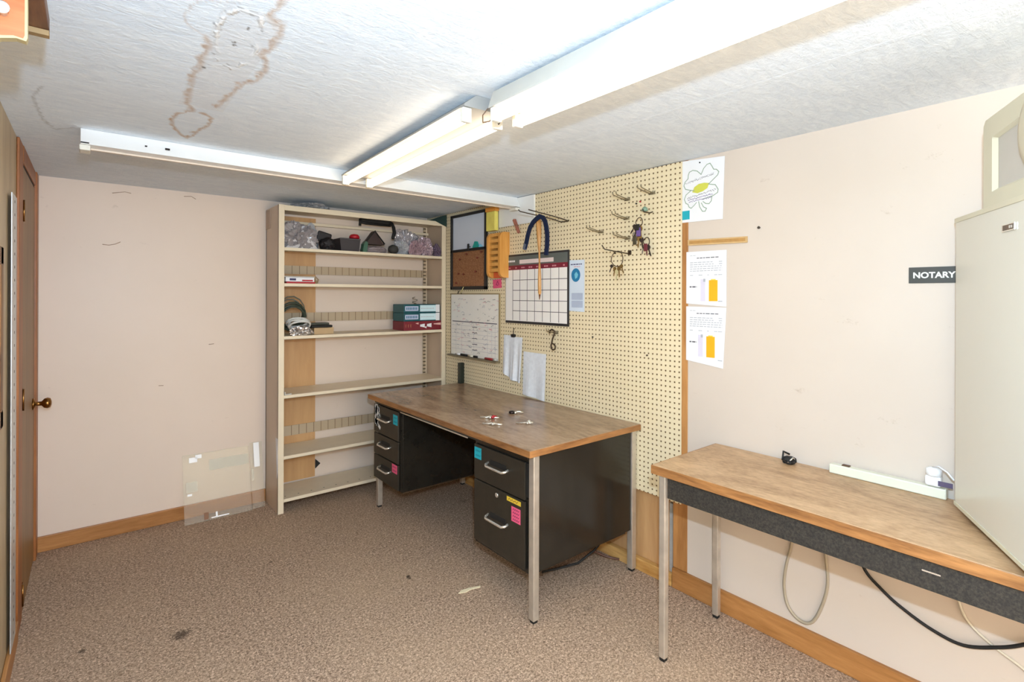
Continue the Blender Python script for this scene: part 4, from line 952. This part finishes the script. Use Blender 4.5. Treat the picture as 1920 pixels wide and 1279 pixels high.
# calendar
cl = thing('calendar', (XW, 2.48, 1.24), 'large dry-erase month calendar with a maroon header and black edge', 'calendar')
cy0, cy1, cz0, cz1 = 2.176, 2.778, 1.240, 1.698
MB().box(XW - .008, XW, cy0, cy1, cz0, cz1, M('calendar_edge', (44, 42, 44), .4), .001).build('backing', cl)
mb = MB(); x = XW - .0081
mb.mark(x, cy0 + .012, cy1 - .004, cz0 + .016, 1.595, M('calendar_white', (244, 240, 236), .35, 0, .01), .0006)
mb.mark(x, cy0 + .008, cy1 - .004, 1.625, cz1 - .012, M('calendar_grey', (98, 104, 100), .4), .0006)
mb.mark(x, cy0 + .008, cy1 - .004, 1.595, 1.625, M('calendar_maroon', (124, 32, 52), .4), .0006)
mb.mark(x - .0006, 2.305, 2.63, 1.634, 1.660, M('calendar_pale', (232, 214, 210), .4), .0003)
x2 = x - .0006
cols_ = [cy1 - .004 - .075 - k * .0735 for k in range(8)]
for c_ in cols_[:-0 or None]:
    if c_ > cy0 + .012: mb.mark(x2, c_ - .0022, c_ + .0022, cz0 + .02, 1.595, M('calendar_line', (96, 92, 96), .5), .0003)
for k in range(1, 5): mb.mark(x2, cy0 + .012, cols_[0], 1.595 - k * .068 - .002, 1.595 - k * .068 + .002, M('calendar_line', (96, 92, 96), .5), .0003)
for k in range(8): scribble(mb, x2, cy1 - .02 - k * .0735, cy1 - .055 - k * .0735, 1.604, .009, M('header_pink', (210, 140, 150), .5), k + 30, gap=.2)
scribble(mb, x2, cy1 - .02, cy1 - .10, 1.648, .012, m_white, 55, gap=.3)
mb.build('month_grid', cl)
# flyer
mb = MB(); mb.prism([(2.20, 1.335), (2.056, 1.330), (2.056, 1.632), (2.20, 1.636)], 'x', XW - .0016, XW - .0002, M('flyer_pale_blue', (214, 226, 240), .5, 0, .02)); x = XW - .0017
mb.prism(oval(2.124, 1.545, .036, .040, 22)[:-1], 'x', x - .0003, x, M('globe_blue', (36, 124, 172), .5)); mb.prism([(2.135, 1.55), (2.12, 1.565), (2.105, 1.548), (2.112, 1.53), (2.128, 1.522)], 'x', x - .0006, x - .0003, M('globe_pale', (120, 196, 220), .5))
scribble(mb, x, 2.165, 2.075, 1.605, .006, M('navy_ink', (80, 80, 120), .5), 5, gap=.15); scribble(mb, x, 2.14, 2.09, 1.592, .004, m_pink_ink, 6)
for (a, b) in ((1.40, 1.44), (1.355, 1.395)): mb.mark(x, 2.068, 2.158, a, b, M('flyer_grey', (178, 190, 212), .5), .0003)
item('flyer', mb, 'pale blue flyer with a blue globe beside the calendar', 'flyer')

# clipped papers and the loose sheet
def bent(name, y0, y1, z0, z1, x, label, sag, seed, group='papers pinned low on the pegboard'):
    vs = []; fs = []; n = 10; m = 12; random.seed(seed)
    for j in range(m + 1):
        for i in range(n + 1):
            u = i / n; v = j / m
            y = y1 + (y0 - y1) * u; z = z1 + (z0[0] + (z0[1] - z0[0]) * u - z1) * v
            xx = x - .002 - sag * v * (0.35 + .65 * math.sin(u * math.pi * 1.5 + .4) ** 2)
            vs.append((xx, y, z))
    k = len(vs); vs += [(a - .0012, b, c_) for a, b, c_ in vs]
    for j in range(m):
        for i in range(n):
            a = j * (n + 1) + i; fs.append((a, a + 1, a + n + 2, a + n + 1)); fs.append((k + a, k + a + n + 1, k + a + n + 2, k + a + 1))
    for i in range(n): fs.append((i, k + i, k + i + 1, i + 1)); a = m * (n + 1) + i; fs.append((a, a + 1, k + a + 1, k + a))
    for j in range(m): a = j * (n + 1); fs.append((a, a + n + 1, k + a + n + 1, k + a)); a += n; fs.append((a, k + a, k + a + n + 1, a + n + 1))
    mb = MB(); mb.raw(vs, fs, m_paper_blue); return item(name, mb, label, 'paper', group)
bent('clipped_papers', 2.695, 2.80, (.90, .855), 1.155, XW, 'left half of the paper bundle hanging from the binder clip', .02, 1)
bent('clipped_papers', 2.60, 2.70, (.862, .85), 1.148, XW - .004, 'right half of the paper bundle under the binder clip, overlapping the left', .025, 2)
item('binder_clip', (lambda b: (b.box(XW - .020, XW - .001, 2.675, 2.705, 1.145, 1.165, m_blackmatte, .002), b.tube([(XW - .01, 2.69, 1.165), (XW - .014, 2.684, 1.19), (XW - .006, 2.69, 1.205), (XW - .0005, 2.69, 1.2)], .0022, m_blackmatte, 6), b)[-1])(MB()), 'black binder clip holding the paper bundle on the pegboard', 'clip')
bent('loose_sheet', 2.375, 2.592, (.778, .765), 1.058, XW, 'creased white sheet hanging just above the desk top', .016, 3)

# orange wooden rack and what is above it
rk2 = thing('wooden_rack', (XW, 2.78, 1.53), 'orange wooden rack with two rounded cheeks and cross slats, on the pegboard', 'rack')
m_or = wood('orange_wood', (206, 140, 60), (232, 172, 92), 'z', scale=10)
def cheek(y, w=.085, zt=1.855, zb=1.545):
    r_ = .042; x1 = XW - .001; x0 = XW - w
    pts = [(x1, zb), (x1, zt)]; pts += [(x0 + r_ - r_ * math.sin(R(a)), zt - r_ + r_ * math.cos(R(a))) for a in range(0, 91, 15)]; pts += [(x0 + r_ - r_ * math.cos(R(a)), zb + r_ - r_ * math.sin(R(a))) for a in range(0, 91, 15)]
    mb = MB(); mb.prism(pts, 'y', y, y + .02, m_or); return mb.build('cheek', rk2)
cheek(2.875); cheek(2.745)
for k in range(7):
    z = 1.585 + k * .04; mb = MB(); mb.box(XW - .074, XW - .062, 2.7655, 2.8745, z, z + .024, m_or, .002); mb.build('slat', rk2)
MB().box(XW - .004, XW - .0005, 2.766, 2.8745, 1.56, 1.85, M('rack_back_brown', (150, 92, 40), .6)).build('rack_back', rk2)
item('red_card', MB().box(XW - .045, XW - .005, 2.775, 2.865, 1.5455, 1.584, M('orange_red_card', (214, 96, 50), .6), .002), 'orange red card inside the bottom of the wooden rack', 'card')
mb = MB(); mb.prism([(2.83, 1.478), (2.925, 1.474), (2.93, 1.535), (2.835, 1.54)], 'x', XW - .003, XW - .0005, m_pink); mb.ribbon(XW - .003, [(2.86, 1.50), (2.875, 1.525), (2.89, 1.50), (2.87, 1.495)], .004, M('maroon_ink', (130, 30, 80), .7))
item('sticky_note', mb, 'pink sticky note under the wooden rack', 'note', 'sticky notes')
yb = thing('yellow_box', (XW, 2.87, 1.876), 'yellow carton with an orange top on the pegboard above the wooden rack', 'box')
MB().box(XW - .045, XW - .013, 2.855, 2.955, 1.876, 2.01, M('yellow_card', (246, 220, 110), .6, 0, .12, 14), .003).build('carton_body', yb)
tag(MB().box(XW - .05, XW - .013, 2.845, 2.96, 2.0105, 2.04, M('orange_card', (236, 158, 62), .6), .003).build('carton_lid', yb), 'orange top')
# clothes peg
pg = thing('clothes_peg', (XW - .013, 2.62, 1.83), 'reddish wooden clothes peg hanging left of the navy strap', 'clothes peg')
m_pgm = wood('peg_red_wood', (150, 84, 66), (196, 130, 106), 'z')
for s_ in (-1, 1):
    mb = MB(); mm = Matrix.Translation((XW - .0305, 2.637, 1.885)) @ Matrix.Rotation(R(-28), 4, 'X') @ Matrix.Rotation(R(s_ * 1.5), 4, 'Y')
    mb.box(-.0036 + s_ * .005, .0036 + s_ * .005, -.009, .009, -.055, .05, m_pgm, .002, mm); mb.build('peg_half', pg)
mb = MB(); mb.tube([(XW - .0175 - .013, 2.626, 1.885), (XW - .046, 2.632, 1.887), (XW - .0305, 2.65, 1.889), (XW - .012, 2.64, 1.887)], .002, m_wire, 6, True); mb.build('spring', pg)

# ------------------------------------------------------------------ hooks on the pegboard
def dbl_hook(y, z, length, label, mat=m_wire, rise=.03, spread=.022, name='peg_hook', group='wire hooks on the pegboard'):
    o = thing(name, (XW, y, z), label, 'hook', group)
    for s_ in (-1, 1):
        yy = y + s_ * spread / 2
        pts = [(XW - .0015, yy, z + .012), (XW - .006, yy, z + .002), (XW - .012, yy, z), (XW - length * .6, yy, z + rise * .25), (XW - length + .006, yy, z + rise * .5), (XW - length, yy, z + rise)]
        MB().tube(pts, .0026, mat, 7).build('prong', o)
    mb = MB(); mb.tube([(XW - .008, y - spread / 2 - .006, z - .002), (XW - .008, y + spread / 2 + .006, z - .002)], .0032, mat, 7)
    mb.tube([(XW - .0025, y, z - .004), (XW - .0025, y, z + .016)], .0018, mat, 6)
    mb.build('back_plate', o); return o
hk = dbl_hook(1.745, 1.932, .115, 'upper left double wire hook, nearest the ceiling but one')
copy_thing(hk, (0, 1.588 - 1.745, 1.942 - 1.932), 'topmost double wire hook, close to the clover poster')
copy_thing(hk, (0, 1.750 - 1.745, 1.832 - 1.932), 'double wire hook directly below the upper left one')
copy_thing(hk, (0, 1.926 - 1.745, 1.777 - 1.932), 'leftmost of the short double wire hooks, right of the long rods')
copy_thing(hk, (0, 1.742 - 1.745, 1.726 - 1.932), 'lowest short double wire hook, left of the key bunches')
o = thing('peg_hook', (XW, 2.21, 1.877), 'long pair of dark rods carrying the navy strap', 'hook', 'wire hooks on the pegboard')
MB().tube([(XW - .0015, 2.182, 1.874), (XW - .012, 2.184, 1.870), (XW - .05, 2.20, 1.882), (XW - .12, 2.235, 1.900), (1.98, 2.285, 1.925)], .0034, m_wiredark, 7).build('prong', o)
MB().tube([(XW - .0015, 2.235, 1.872), (XW - .012, 2.238, 1.868), (XW - .06, 2.265, 1.885), (XW - .13, 2.32, 1.905), (1.985, 2.366, 1.925), (1.98, 2.376, 1.936)], .0034, m_wiredark, 7).build('prong', o)
MB().tube([(XW - .008, 2.178, 1.868), (XW - .008, 2.242, 1.868)], .0036, m_wiredark, 7).build('back_plate', o)
# long single hook that carries the ring
o = thing('peg_hook', (XW, 1.73, 1.648), 'long single dark wire hook holding the ring of keys', 'hook', 'wire hooks on the pegboard')
MB().tube([(XW - .0015, 1.733, 1.655), (XW - .01, 1.735, 1.647), (XW - .09, 1.74, 1.652), (XW - .17, 1.76, 1.662), (XW - .185, 1.765, 1.682)], .003, m_wiredark, 7).build('prong', o)
MB().box(XW - .004, XW - .0006, 1.722, 1.744, 1.64, 1.664, m_wiredark, .001).build('back_plate', o)
# short teal-tipped hook for the key bunch
o = thing('peg_hook', (XW, 1.60, 1.845), 'hook with a pale green cap above the key bunch', 'hook', 'wire hooks on the pegboard')
MB().tube([(XW - .0015, 1.59, 1.85), (XW - .02, 1.592, 1.843), (XW - .06, 1.60, 1.845), (XW - .066, 1.602, 1.858)], .003, m_wiredark, 7).build('prong', o)
tag(MB().lathe([(.004, 0), (.017, .004), (.013, .018), (.004, .026)], M('pale_green_plastic', (120, 150, 132), .4), (XW - .045, 1.605, 1.848), 'z', 14).build('cap', o), 'pale green cap')
# key bunches
def key_mesh(mb, x, y, z, rot, mat, s=1.0):
    m = Matrix.Translation((x, y, z)) @ Matrix.Rotation(rot, 4, 'X') @ Matrix.Scale(s, 4)
    mb.prism([(a, b) for a, b in [(-.010, -.004), (-.012, -.014), (-.006, -.022), (.006, -.022), (.012, -.014), (.010, -.004), (0, 0)]], 'x', -.001, .001, mat, m)
    mb.prism([(-.003, -.022), (-.003, -.052), (0, -.056), (.004, -.050), (.003, -.046), (.005, -.042), (.003, -.036), (.003, -.022)], 'x', -.001, .001, mat, m)
def key_bunch(name, ring_c, r_, keys, extra, label):
    o = thing(name, ring_c, label, 'keys', 'key rings on the pegboard')
    mb = MB(); cx, cy_, cz = ring_c
    mb.tube([(cx + .004 * math.sin(a * .5), cy_ + r_ * math.cos(R(a * 18)), cz + r_ * math.sin(R(a * 18))) for a in range(20)], .0022, m_wiredark, 6, True); mb.build('ring', o)
    for (dy, dz, rot, mat, s_) in keys:
        mb = MB(); key_mesh(mb, cx - .003, cy_ + dy, cz + dz, rot, mat, s_); mb.build('key', o)
    for (nm, fn) in extra:
        mb = MB(); fn(mb, cx, cy_, cz); tag(mb.build('key_tag', o), nm)
    return o
m_keyb = M('brass_key', (150, 124, 76), .35, .8); m_keyd = M('dark_key', (60, 50, 48), .45, .5); m_keys = M('steel_key', (150, 146, 138), .3, .8)
key_bunch('key_bunch', (XW - .05, 1.635, 1.80), .022, [(.012, -.02, R(14), m_keyd, 1.2), (-.006, -.022, R(-8), m_keyb, 1.2), (.02, -.012, R(36), m_keyd, 1.0), (.0, -.07, R(4), m_keyb, 1.1), (-.014, -.08, R(-12), m_keyd, 1.1), (.026, -.05, R(22), m_keys, .9)],
          [('purple tag', lambda b, x, y, z: b.box(x - .010, x - .006, y - .014, y + .012, z - .075, z - .03, M('purple_tag', (104, 78, 140), .5), .003)),
           ('black fob', lambda b, x, y, z: b.box(x - .012, x - .004, y - .008, y + .016, z - .045, z - .012, m_blackmatte, .004)),
           ('dark fob', lambda b, x, y, z: b.box(x - .010, x - .004, y + .012, y + .034, z - .115, z - .07, M('olive_fob', (66, 58, 40), .5), .004))], 'thick bunch of keys with a purple tag, below the pale green cap')
key_bunch('key_bunch', (XW - .03, 1.605, 1.70), .020, [(.0, -.018, R(-6), M('maroon_key', (96, 42, 46), .5), 1.0), (-.008, -.02, R(-20), m_keyd, 1.1), (.012, -.016, R(16), m_keys, .9)],
          [('maroon tag', lambda b, x, y, z: b.box(x - .008, x - .004, y - .01, y + .012, z - .05, z - .012, M('maroon_tag', (110, 44, 52), .5), .003))], 'smaller bunch of keys with a maroon tag, below the purple tagged bunch')
key_bunch('key_ring', (XW - .10, 1.735, 1.615), .040, [(.03, -.028, R(24), m_keyd, .8), (.012, -.04, R(10), m_keyb, .9), (-.012, -.04, R(-6), m_keyb, 1.0), (-.026, -.03, R(-22), m_keyb, .9), (0, -.055, R(3), M('pale_key', (206, 196, 150), .4, .3), 1.0)], [], 'large wide key ring hanging lowest, its keys spread below it')
# tiny pegs and bits
for i, (y, z, mm, lab) in enumerate(((1.69, 1.905, m_blackmatte, 'tiny black peg between the upper wire hooks'), (1.665, 1.912, m_red, 'tiny red peg next to the black one'), (1.83, 1.655, m_blackmatte, 'tiny black peg left of the large key ring'), (1.99, 1.19, m_blackmatte, 'tiny dark peg right of the S hook'), (1.62, 1.12, m_wiredark, 'small brown peg low on the right of the pegboard'))):
    item('small_peg', MB().lathe([(.0042, 0), (.0042, -.006), (.002, -.009)], mm, (XW, y, z), 'x', 10), lab, 'peg')
# S hook
o = thing('s_hook', (XW - .03, 2.27, 1.10), 'dark steel hook bent like a figure eight, below the calendar', 'hook')
pts = [(2.305, 1.195), (2.300, 1.212), (2.285, 1.220), (2.268, 1.214), (2.262, 1.198), (2.270, 1.180), (2.280, 1.160), (2.285, 1.140), (2.292, 1.122), (2.290, 1.105), (2.275, 1.096), (2.258, 1.102), (2.254, 1.118), (2.264, 1.130), (2.278, 1.134)]
MB().tube([(XW - .04, y, z) for y, z in pts], .0048, m_wiredark, 8).build('bent_rod', o)
dbl_hook(2.278, 1.196, .085, 'double wire hook holding the figure eight hook', m_wire, .03, .018)
# navy strap over the rods
st = thing('strap', (2.07, 2.30, 1.66), 'navy webbing strap draped over the long rods', 'strap')
SP = [(2.433, 1.716), (2.418, 1.752), (2.403, 1.798), (2.385, 1.838), (2.356, 1.868), (2.325, 1.886), (2.295, 1.897), (2.268, 1.886), (2.250, 1.862), (2.238, 1.825), (2.231, 1.782), (2.232, 1.72), (2.240, 1.662)]
def band(mb, pts, w, th, mat, x):
    n = len(pts); vs = []
    for i, (y, z) in enumerate(pts):
        a = pts[max(0, i - 1)]; b = pts[min(n - 1, i + 1)]; d = Vector((b[0] - a[0], b[1] - a[1])).normalized(); nr = Vector((-d.y, d.x)) * w / 2
        vs += [(x - th / 2, y + nr.x, z + nr.y), (x + th / 2, y + nr.x, z + nr.y), (x + th / 2, y - nr.x, z - nr.y), (x - th / 2, y - nr.x, z - nr.y)]
    fs = [(4 * i + k, 4 * i + (k + 1) % 4, 4 * i + 4 + (k + 1) % 4, 4 * i + 4 + k) for i in range(n - 1) for k in range(4)] + [(0, 1, 2, 3), (4 * n - 4, 4 * n - 3, 4 * n - 2, 4 * n - 1)]
    mb.raw(vs, fs, mat)
mb = MB(); band(mb, SP, .026, .012, m_navy, 2.08); mb.build('webbing', st)
mb = MB(); band(mb, [(2.436, 1.708), (2.43, 1.725), (2.422, 1.742)], .020, .016, M('strap_end_grey', (90, 98, 116), .4), 2.08); tag(mb.build('buckle', st), 'grey strap end')
# tapered wooden handle
wh = thing('wooden_stick', (2.11, 2.33, 1.40), 'long tapered wooden stick hanging in front of the calendar', 'stick')
m_stk = wood('stick_wood', (176, 120, 58), (222, 176, 116), 'z', scale=20)
yy = 2.318
MB().tube([(2.10, yy + .012, 1.885), (2.10, yy + .010, 1.86), (2.10, yy + .007, 1.80), (2.10, yy + .004, 1.73), (2.10, yy + .003, 1.69), (2.10, yy + .002, 1.62)], [.012, .017, .015, .010, .006, .005], m_stk, 10).build('handle', wh)
MB().tube([(2.10, yy + .002, 1.62), (2.10, yy + .001, 1.57), (2.10, yy, 1.50), (2.10, yy - .001, 1.44), (2.10, yy - .001, 1.425)], [.005, .009, .011, .010, .003], m_stk, 10).build('blade', wh)
mb = MB(); mb.tube([(2.10, yy - .001, 1.432), (2.10, yy - .001, 1.40)], [.006, .0015], M('dark_tip', (110, 62, 28), .5), 8); tag(mb.build('tip', wh), 'dark pointed tip')

# ------------------------------------------------------------------ scrap on the carpet
mb = MB(); mb.prism([(1.365, 2.075), (1.39, 2.088), (1.43, 2.082), (1.485, 2.062), (1.478, 2.052), (1.43, 2.066), (1.40, 2.060)], 'z', .001, .004, M('scrap_cream', (232, 218, 184), .7))
item('paper_scrap', mb, 'small cream paper scrap on the carpet in front of the desk', 'scrap')
mb = MB(); mb.blob((1.25, 2.36, .0008), (.018, .012, .006), 77, M('lint_brown', (66, 52, 40), .9), .3, 2, 2)
item('lint', mb, 'tiny brown bit of lint on the carpet left of the drawers', 'lint')
